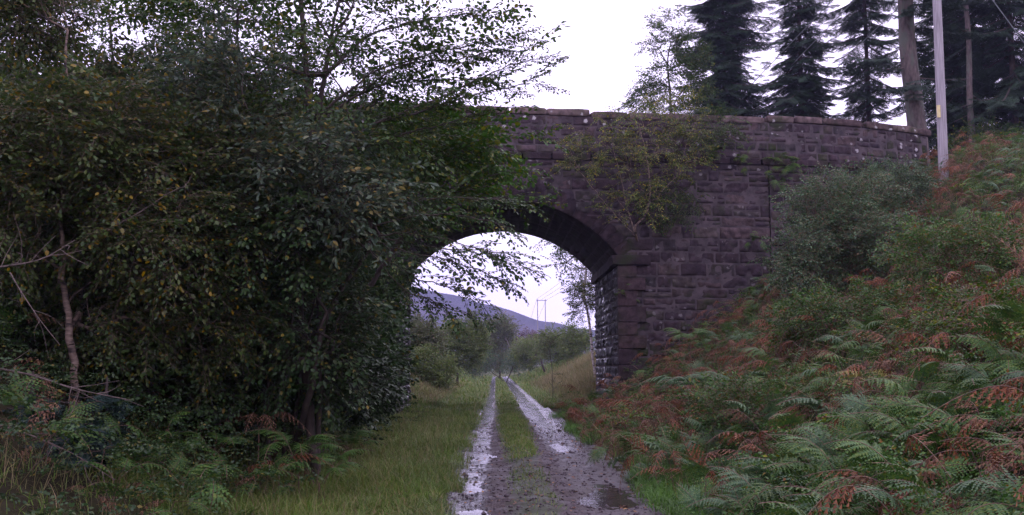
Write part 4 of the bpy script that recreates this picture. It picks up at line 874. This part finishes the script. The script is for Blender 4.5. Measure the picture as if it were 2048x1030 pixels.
tree('hawthorn_hedge', 'hedge of mixed bushes right of the track below the pole pairs', 'hedge', P(1090, 735, 95), [pp(95, (1080, 710), (1085, 700)), pp(95, (1130, 710), (1130, 690))], [pix_ell(1060, 705, 100, 30, 24, 3), pix_ell(1115, 690, 90, 45, 26, 3), pix_ell(1150, 680, 85, 30, 26, 2)], 380, 'far', M_far, M_bark, seed=45, scale=(.9, 1.5), r_tip=.008, per=4)
tree('heather_bush', 'purplish leafless bush at the foot of the pole pairs', 'shrub', P(1058, 740, 130), [pp(130, (1058, 700), (1058, 690))], [pix_ell(1065, 688, 130, 35, 18, 2)], 120, 'far', M_heath, M_bark, seed=46, scale=(1.2, 1.8), per=4, r_tip=.006)
tree('broom_bush', 'low green bushes closing the view at the end of the track', 'shrub', P(1012, 742, 105), [pp(105, (1030, 725), (1030, 715)), pp(105, (960, 725), (960, 715))], [pix_ell(1035, 722, 105, 32, 18, 2), pix_ell(955, 722, 100, 30, 22, 2), pix_ell(1000, 718, 150, 40, 20, 2)], 260, 'far', M_bush, M_bark, seed=47, scale=(.9, 1.5), per=4, r_tip=.006)
tree('birch', 'white-stemmed birch leaning at the right edge of the arch view', 'tree', P(1190, 695, 46), [pp(46, (1178, 640), (1168, 590), (1172, 540), (1165, 480))], [pix_ell(1180, 560, 46, 22, 60, .7), pix_ell(1190, 500, 46, 25, 30, .9), pix_ell(1160, 600, 46, 14, 35, .4)], 130, 'far', M_birch, M_barkw, seed=48, scale=(.5, .9), r_tip=.01, pexp=.35, per=4)
tree('sycamore', 'sycamore boughs with broad reddish-green leaves hanging into the top right of the arch', 'tree', (7.5, 41.5, 2), [pp(41, (1260, 500), (1220, 430), (1180, 460))], [pix_ell(1140, 495, 40, 18, 16, .5), pix_ell(1180, 480, 40, 35, 25, 1)], 60, 'far', M_bright, M_bark, seed=49, scale=(.7, 1.1), r_tip=.01, limbs=[pp(40, (1180, 470), (1130, 480), (1090, 490)), pp(40, (1180, 470), (1140, 520), (1105, 530))])
tree('dead_sapling', 'bare thin sapling standing on the grassy bank through the arch', 'sapling', P(1106, 780, 44), [pp(44, (1104, 740), (1100, 700))], [pix_ell(1098, 690, 44, 10, 12, .2)], 6, 'small', M_oldleaf, M_bark, seed=50)
# far wood as one mass
r = np.random.RandomState(77); mbl = MB(); K = 1500; Yw = r.uniform(150, 520, K); Xw = r.uniform(-.30, .34, K) * Yw; k = np.abs(Xw - .4) > 3 + (Yw - 150) * .0; Xw, Yw = Xw[k], Yw[k]
Zw = gz(Xw, Yw) + r.rand(len(Xw)) * (3.2 + .008 * Yw); vi = r.randint(0, 4, len(Xw)); s_ = r.uniform(1.8, 4.2, len(Xw)); dd = r.normal(0, 1, (len(Xw), 3)); dd[:, 2] *= .5
for q in range(4): k = vi == q; put(mbl, None, SP['far'][q], np.stack([Xw, Yw, Zw], -1)[k], dd[k], np.tile([0, 0, 1.], (k.sum(), 1)) + r.normal(0, .3, (k.sum(), 3)), s_[k])
mbl.build('far_woodland', M_far2, kind='stuff', label='far scrub and woodland on the valley floor')

# ------------------------------------------------------------------ right bank
r = np.random.RandomState(9)
tree('broom_bush', 'big grey-green bush on the right bank in front of the wing wall', 'shrub', P(1640, 560, 22), [pp(22, (1630, 500), (1640, 430)), pp(22, (1700, 480), (1720, 400))], [pix_ell(1660, 420, 22, 75, 65, 1), pix_ell(1640, 510, 21.5, 85, 60, 1), pix_ell(1720, 400, 23, 60, 50, 1), pix_ell(1740, 480, 21, 80, 60, .9), pix_ell(1610, 540, 21, 35, 30, .6)], 620, 'small', M_bush, M_stem, seed=61, scale=(.6, 1.3), r_tip=.003, per=2, shell=.1)
tree('broom_bush', 'smaller green bush higher on the bank below the pine trunk', 'shrub', P(1780, 420, 24), [pp(24, (1790, 370))], [pix_ell(1790, 370, 24, 60, 40, .8)], 120, 'small', M_bush, M_bark, seed=62, r_tip=.003, per=2, scale=(.6, 1.2), shell=.1)
tree('bramble_bush', 'low bramble mound on the right bank just below the grey-green broom', 'shrub', P(1700, 700, 17), [pp(17, (1700, 650), (1690, 620))], [pix_ell(1690, 620, 17, 80, 32, .8), pix_ell(1620, 650, 17.5, 45, 22, .6)], 120, 'bush', M_bramble, M_stem, seed=63, r_tip=.003, per=2, scale=(.9, 1.5))
tree('bramble_bush', 'bramble patch with reddish stems on the upper right bank', 'shrub', P(1900, 560, 14), [pp(14, (1900, 520), (1910, 490))], [pix_ell(1900, 500, 14, 110, 45, .8)], 130, 'bush', M_bramble, M_stem, seed=64, r_tip=.003, per=2, scale=(.7, 1.2), shell=.2)
tree('bramble_bush', 'bramble patch low in the middle of the right bank between ferns', 'shrub', P(1500, 860, 13), [pp(13, (1500, 830), (1510, 800))], [pix_ell(1510, 815, 13, 110, 40, .7)], 130, 'bush', M_bramble, M_stem, seed=65, r_tip=.003, per=2, scale=(.7, 1.2), shell=.2)
tree('willowherb', 'leafy willowherb patch near the right edge of the view', 'plant', P(1960, 700, 10.5), [pp(10.5, (1960, 660), (1950, 620))], [pix_ell(1950, 650, 10.5, 90, 50, .6)], 90, 'small', M_bright, M_stem, seed=66, r_tip=.003, per=2, scale=(.6, 1), shell=.2)
# bracken: green, blue-green, rust and dead, in drifts
def patch(X, Y, s=.5, off=0): return xyn(X, Y, s, off, 3)
bankd = lambda X, Y: inview(X, Y) * np.clip((X - 1.7) * 1.2, 0, 1)
X, Y = scatter(r, 9000, 1.9, 18, 4.5, 33, bankd); Xn, Yn = scatter(r, 700, 2.4, 6, 5, 9.5, bankd); X = np.concatenate([X, Xn]); Y = np.concatenate([Y, Yn]); h = patch(X, Y, .45, 5) + r.normal(0, .12, len(X)); h2 = patch(X, Y, .9, 55) + r.normal(0, .1, len(X))
for nm, k, m_, vs, hh, LL, lb in (
    ('bracken', (h > .06) & (h2 > -.05), M_fern, 'hi', .5, (.28, .78), 'green bracken fronds drifting over the right bank'),
    ('bracken', (h > .06) & (h2 <= -.05), M_ferng, 'hi', .5, (.28, .72), 'blue-green bracken fronds low on the right bank'),
    ('dead_bracken', (h <= .06) & (h2 > -.02), M_fernb, 'dead', .7, (.35, .85), 'rust-red dying bracken on the right bank'),
    ('dead_bracken', (h <= .06) & (h2 <= -.02), M_fernd, 'dead', .6, (.35, .8), 'brown collapsed bracken on the right bank')):
    mb = MB(); mbs = MB(); x_, y_ = X[k], Y[k]; near = y_ < 16
    for kk, v_ in ((near, vs), (~near, 'lo' if vs == 'hi' else vs)):
        fronds(mb, mbs, FR[v_], x_[kk], y_[kk], r.uniform(*LL, kk.sum()), r, hh, lean=None if v_ == 'lo' else math.pi * 1.3)
    for (V_, (F_, _)) in zip(mbs.v, mbs.f): pass
    n0 = mb.n; mb.v += mbs.v; mb.f += [(f_ + n0, 1) for f_, _ in mbs.f]; mb.n += mbs.n
    mb.build(nm, [m_, M_stem], kind='stuff', label=lb)
# mixed low leaves under the bracken
def cover(X, Y, sp, m_, nm, lb, r, sc_=(.6, 1.1), h=.25, tw=True):
    mbl = MB(); K = len(X); p = np.stack([X, Y, gz(X, Y) + r.rand(K) * h], -1); a = r.rand(K) * 6.283; d = N(np.stack([np.cos(a), np.sin(a), r.uniform(-.1, .6, K)], -1)); vi = r.randint(0, len(SP[sp]), K); s_ = r.uniform(*sc_, K)
    for q in range(len(SP[sp])): k = vi == q; put(mbl, None, SP[sp][q], p[k], d[k], np.tile([0, 0, 1.], (k.sum(), 1)) + r.normal(0, .3, (k.sum(), 3)), s_[k])
    return mbl.build(nm, m_, kind='stuff', label=lb)
X, Y = scatter(r, 4600, 1.8, 18, 4.5, 32, bankd); Xn, Yn = scatter(r, 500, 2.4, 6, 5, 9.5, bankd); X = np.concatenate([X, Xn]); Y = np.concatenate([Y, Yn]); cover(X, Y, 'bush', M_bramble, 'undergrowth', 'low leafy undergrowth between the bracken on the right bank', r, h=.6)
X, Y = scatter(r, 1500, 2.2, 18, 5, 32, bankd); k = patch(X, Y, .7, 91) > .08; cover(X[k], Y[k], 'small', M_bright, 'undergrowth', 'fresh yellow-green weeds in drifts on the right bank', r, h=.7, sc_=(.6, 1.1))
# cut of straw-coloured stalks
mb = MB(); X, Y = scatter(r, 900, 2, 17, 7, 30, bankd); K = len(X); z = gz(X, Y) + .15; a = r.rand(K) * 6.28; L_ = r.uniform(.3, .9, K); p0_ = np.stack([X, Y, z], -1); p1_ = p0_ + np.stack([np.cos(a) * L_, np.sin(a) * L_, L_ * r.uniform(-.1, .8, K)], -1)
mb.add(*frustums(p0_, p1_, .004, .002, 3)); mb.build('dry_stalks', roughmat('straw', (.2, .13, .07), (.4, .3, .16), 8), kind='stuff', label='straw-coloured stalks among the bracken')
# individual ferns
def fern(label, x, y, d, n, L_, m_, seed, vs='hi', lift=.25, group=None):
    r = np.random.RandomState(seed + 400); c = P(x, y, d); zz = float(gz(np.array(c[0]), np.array(float(d)))); b0 = np.array([c[0], d, max(zz, c[2] - L_ * .55)]); t_ = thing('fern', (c[0], d, zz), label, 'fern', group); mb = MB(); mbs = MB()
    a = np.arange(n) * 6.283 / n + r.uniform(-.3, .3, n); dd = N(np.stack([np.cos(a), np.sin(a), r.uniform(.25, .9, n)], -1)); pos = np.tile(b0, (n, 1)) + np.stack([np.cos(a), np.sin(a), 0 * a], -1) * .05; vi = r.randint(0, len(FR[vs]), n); s_ = L_ * r.uniform(.75, 1.1, n)
    setfronds(t_, vs, m_, pos, dd, r, s_); mbs.add(*frustums([[c[0], d, zz - .05]], [b0 + [0, 0, .02]], .012, .008, 5)); mbs.build('stalk', M_stem, t_)
FL = [(1600, 985, 9.3, 12, .85, M_ferng, 'large blue-green fern in the bottom foreground right of the track'), (1500, 1010, 9.3, 9, .6, M_ferng, 'pale fern at the foot of the bank, left of the largest foreground fern'),
      (1700, 900, 10.2, 8, .8, M_fern, 'spreading green fern above and right of the largest foreground fern'), (1400, 730, 17, 10, 1.15, M_ferng, 'big arching green fern in front of the dark wall base'), (1470, 735, 16, 7, .8, M_ferng, 'light green fern right beside the big arching fern'),
      (1750, 745, 12, 5, .7, M_ferny, 'single pale yellow fern half way up the right bank'), (1690, 840, 11, 7, .85, M_ferng, 'drooping grey-green fern over a dark hollow'), (1960, 900, 8.5, 8, .8, M_ferng, 'silvery fern near the lower right corner'),
      (2020, 780, 9, 7, .75, M_fern, 'bright green fern against the right edge of the view'), (1930, 610, 13, 7, .8, M_ferng, 'blue-green fern high on the right bank'), (1330, 780, 18, 6, .7, M_fernb, 'rust-red fern at the foot of the right pier'),
      (1250, 800, 20, 7, .7, M_fernb, 'low rust-red fern leaning onto the edge of the track'), (1560, 640, 18, 6, .8, M_fernb, 'red-brown fern below the large grey-green bush'), (1880, 720, 11, 5, .7, M_fernd, 'withered brown fern on the upper right bank'),
      (1380, 650, 23, 8, .8, M_fern, 'green fern touching the wall courses'), (600, 850, 12, 9, .8, M_fern, 'green fern on the left at the edge of the verge'), (640, 900, 11.5, 7, .7, M_fern, 'broad olive fern spilling onto the left verge'),
      (520, 790, 12.5, 7, .75, M_fernd, 'brown fern in the shade of the hazel'), (560, 880, 11.6, 6, .7, M_fernb, 'rusty fern beneath the left green fern'), (540, 740, 13, 6, .8, M_fern, 'upright green fern in deep shade under the hazel'), (430, 850, 11.5, 6, .6, M_fern, 'small green fern low on the left bank'), (700, 860, 14, 6, .6, M_fern, 'small fern at the foot of the left holly')]
for k, (x, y, d, n, L_, m_, lb) in enumerate(FL): fern(lb, x, y, d, n, L_, m_, k, vs='hi' if m_ not in (M_fernb, M_fernd) else 'dead')

# ------------------------------------------------------------------ left bank
leftd = lambda X, Y: inview(X, Y) * np.clip((-X - 2.1) * 1.5, 0, 1)
X, Y = scatter(r, 3800, -12, -2, 6, 27, leftd); cover(X, Y, 'bush', M_hazel, 'undergrowth', 'bramble and nettle undergrowth on the left bank', r, h=.8, sc_=(.6, 1.3))
X, Y = scatter(r, 1100, -12, -2.2, 6.5, 20, leftd); k = patch(X, Y, .6, 8) > -.02; mb = MB(); mbs = MB(); fronds(mb, mbs, FR['lo'], X[k], Y[k], r.uniform(.4, .8, k.sum()), r, .4)
n0 = mb.n; mb.v += mbs.v; mb.f += [(f_ + n0, 1) for f_, _ in mbs.f]; mb.n += mbs.n; mb.build('bracken', [M_fern, M_stem], kind='stuff', label='scattered bracken in the shade of the left bank')
X, Y = scatter(r, 500, -12, -2.4, 7, 20, leftd); mb = MB(); mbs = MB(); fronds(mb, mbs, FR['dead'], X, Y, r.uniform(.4, .8, len(X)), r, .4); mb.build('dead_bracken', M_fernd, kind='stuff', label='dead bracken in the shade of the left bank')
for k, (x, y, d, H, lb) in enumerate([(150, 880, 9.6, .65, 'small blue-green spruce sapling at the foot of the left birch'), (210, 850, 10.5, .85, 'taller spruce sapling right of the birch trunk'), (60, 860, 10, .55, 'low spruce sapling at the left edge')]):
    c = P(x, y, d); spruce('spruce_sapling', lb, float(c[0]), d, H, .42, 80 + k, leafm=M_spr2, tr=.02, low=.1, gapz=.16, group='spruce saplings')
def deadbranch(label, pts, rad, nb, seed):
    r = np.random.RandomState(seed); q = smoothpath(pts, 6); mb = MB(); t_ = thing('dead_branch', q[0], label, 'branch'); mb.add(*tube(q, np.linspace(rad, rad * .3, len(q)), 6)); 
    for i in range(nb):
        j = r.randint(2, len(q) - 1); d = N(q[j] - q[j - 1]); v = N(d * .7 + r.normal(0, .6, 3)); L_ = r.uniform(.15, .5); p = q[j]; w_ = [p, p + v * L_ * .5, p + v * L_ + r.normal(0, .06, 3)]; w_ = smoothpath(w_, 4); mb.add(*tube(w_, np.linspace(rad * .45, rad * .15, len(w_)), 4))
    mb.build('limb', M_dead, t_, smooth=True)
deadbranch('pale bare branch sweeping in from the left edge', pp(8.5, (-60, 540), (30, 530), (90, 515), (150, 480)), .010, 9, 1)
deadbranch('curved bare twig hanging below the pale branch', pp(8.6, (20, 545), (40, 580), (80, 640), (120, 690)), .007, 5, 2)
deadbranch('thin leaning dead stick at the lower left', pp(8.8, (10, 990), (60, 940), (110, 895)), .008, 1, 3)
deadbranch('tangle of dead twigs on the left under the birch', pp(9, (-40, 730), (60, 750), (160, 780), (260, 800)), .010, 14, 4)
deadbranch('long grey dead branch slanting through the left leaves', pp(10.5, (190, 470), (270, 430), (340, 385), (380, 370)), .009, 5, 5)
deadbranch('low dead branch lying across the bottom left', pp(8.8, (-40, 840), (60, 870), (150, 910), (230, 960)), .009, 10, 6)

# ------------------------------------------------------------------ grass
def addgrass(nm, m_, lb, lst):
    mb = MB()
    for (x0, x1, y0, y1, n, lo, hi, w_, bend, dn) in lst:
        X = r.uniform(x0, x1, n); Y = y0 + (y1 - y0) * r.rand(n) ** 1.25; k = inview(X, Y) & ~((Y > Yf(X) - .1) & (Y < Yb(X) + .1) & (np.abs(X - XC) > HS - .1))
        if dn is not None: k &= r.rand(n) < dn(X, Y)
        X, Y = X[k], Y[k]; h = (.6 + .8 * np.clip(patch(X, Y, .7, 21) + .5, 0, 1)); blades(mb, X, Y, r.uniform(lo, hi, len(X)) * h, r, w_, bend)
    mb.build(nm, m_, kind='stuff', label=lb)
clump = lambda X, Y: np.clip(patch(X, Y, 1.6, 63) * 2.5 + .45, .05, 1)
edge = lambda X, Y: np.where((Y < 28) & (X < 0), np.clip((X + 3.5 + patch(X, Y, .8, 12)) * 1.5, .05, 1), 1) * np.clip((-.42 - X + .12 * np.sin(Y * 2.1) + .25 * patch(X, Y, 1.2, 3)) * 4, 0, 1)
addgrass('grass', M_grassl, 'pale tussocks and weeds on the left verge', [(-3.6, -.4, 8, 26, 26000, .12, .36, .008, 1.1, lambda X, Y: edge(X, Y) * clump(X, Y) ** 2)])
addgrass('grass', M_grass, 'rough grass on the left verge of the track', [(-5.2, -.4, 7.5, 30, 70000, .10, .32, .007, 1.0, edge), (-4.2, -.4, 7.5, 14, 30000, .10, .36, .006, 1.2, edge), (-3.2, -.4, 29, 40, 9000, .1, .3, .012, .8, edge)])
mid_ = lambda X, Y: np.exp(-(np.abs(X - .45) / (.24 + .12 * ss(15, 26, Y) + .08 * ss(35, 60, Y))) ** 4) * np.clip(.25 + ss(13, 24, Y), 0, 1) * np.clip(patch(X, Y, 1.0, 14) * 3 + .5 + ss(14, 20, Y), 0, 1)
addgrass('grass', M_grass, 'short grass growing along the middle of the track', [(-.05, .95, 8, 40, 60000, .04, .13, .008, .8, mid_), (-.05, .95, 38, 150, 16000, .08, .2, .03, .8, mid_)])
redge = lambda X, Y: np.clip((X - 1.62 + .25 * patch(X, Y, 1.2, 3)) * 5, 0, 1)
addgrass('grass', M_grassb, 'fresh bright grass at the foot of the right bank', [(1.5, 3.4, 7.5, 16, 22000, .12, .38, .008, .9, lambda X, Y: redge(X, Y) * (patch(X, Y, .6, 41) > -.15)), (1.5, 3.1, 16, 31, 11000, .12, .35, .01, .9, lambda X, Y: redge(X, Y) * (patch(X, Y, .6, 41) > .0))])
addgrass('grass', M_grass, 'grass among the bracken on the right bank', [(1.9, 16, 7.5, 31, 16000, .2, .6, .008, 1.0, None)])
addgrass('grass', M_grass, 'green grass beyond the arch on both sides of the track', [(-6, -.4, 37, 75, 30000, .15, .45, .02, .9, edge), (1.8, 6, 37, 75, 22000, .15, .4, .02, .9, None), (-14, -.5, 75, 160, 16000, .2, .5, .06, .9, edge), (1.9, 14, 75, 160, 16000, .2, .5, .06, .9, None)])
addgrass('dry_grass', M_grassd, 'tall pale seeding grass on the far bank', [(2.6, 8, 38, 80, 26000, .35, .8, .014, .7, lambda X, Y: np.clip((X - 2.4) * .8, 0, 1)), (-6, -2.2, 37, 70, 7000, .3, .7, .014, .7, None), (-4.5, -1, 8, 28, 2600, .3, .6, .005, .9, None), (2, 8, 8, 28, 500, .35, .75, .005, .7, None)])
# fallen leaves
K = 1500; X = r.uniform(-1.6, 2.6, K); Y = 8 + 22 * r.rand(K) ** 1.5; a = r.rand(K) * 6.28; V, f = leaf_verts(np.stack([X, Y, gz(X, Y) + .012 + .03 * (np.abs(X - .6) > 1.3)], -1), np.stack([np.cos(a), np.sin(a), r.normal(0, .15, K)], -1), N(np.array([0, 0, 1.]) + r.normal(0, .25, (K, 3))), r.uniform(.03, .075, K))
mb = MB(); mb.add(V, f); mb.build('fallen_leaves', M_litter, kind='stuff', label='fallen brown leaves on the track')
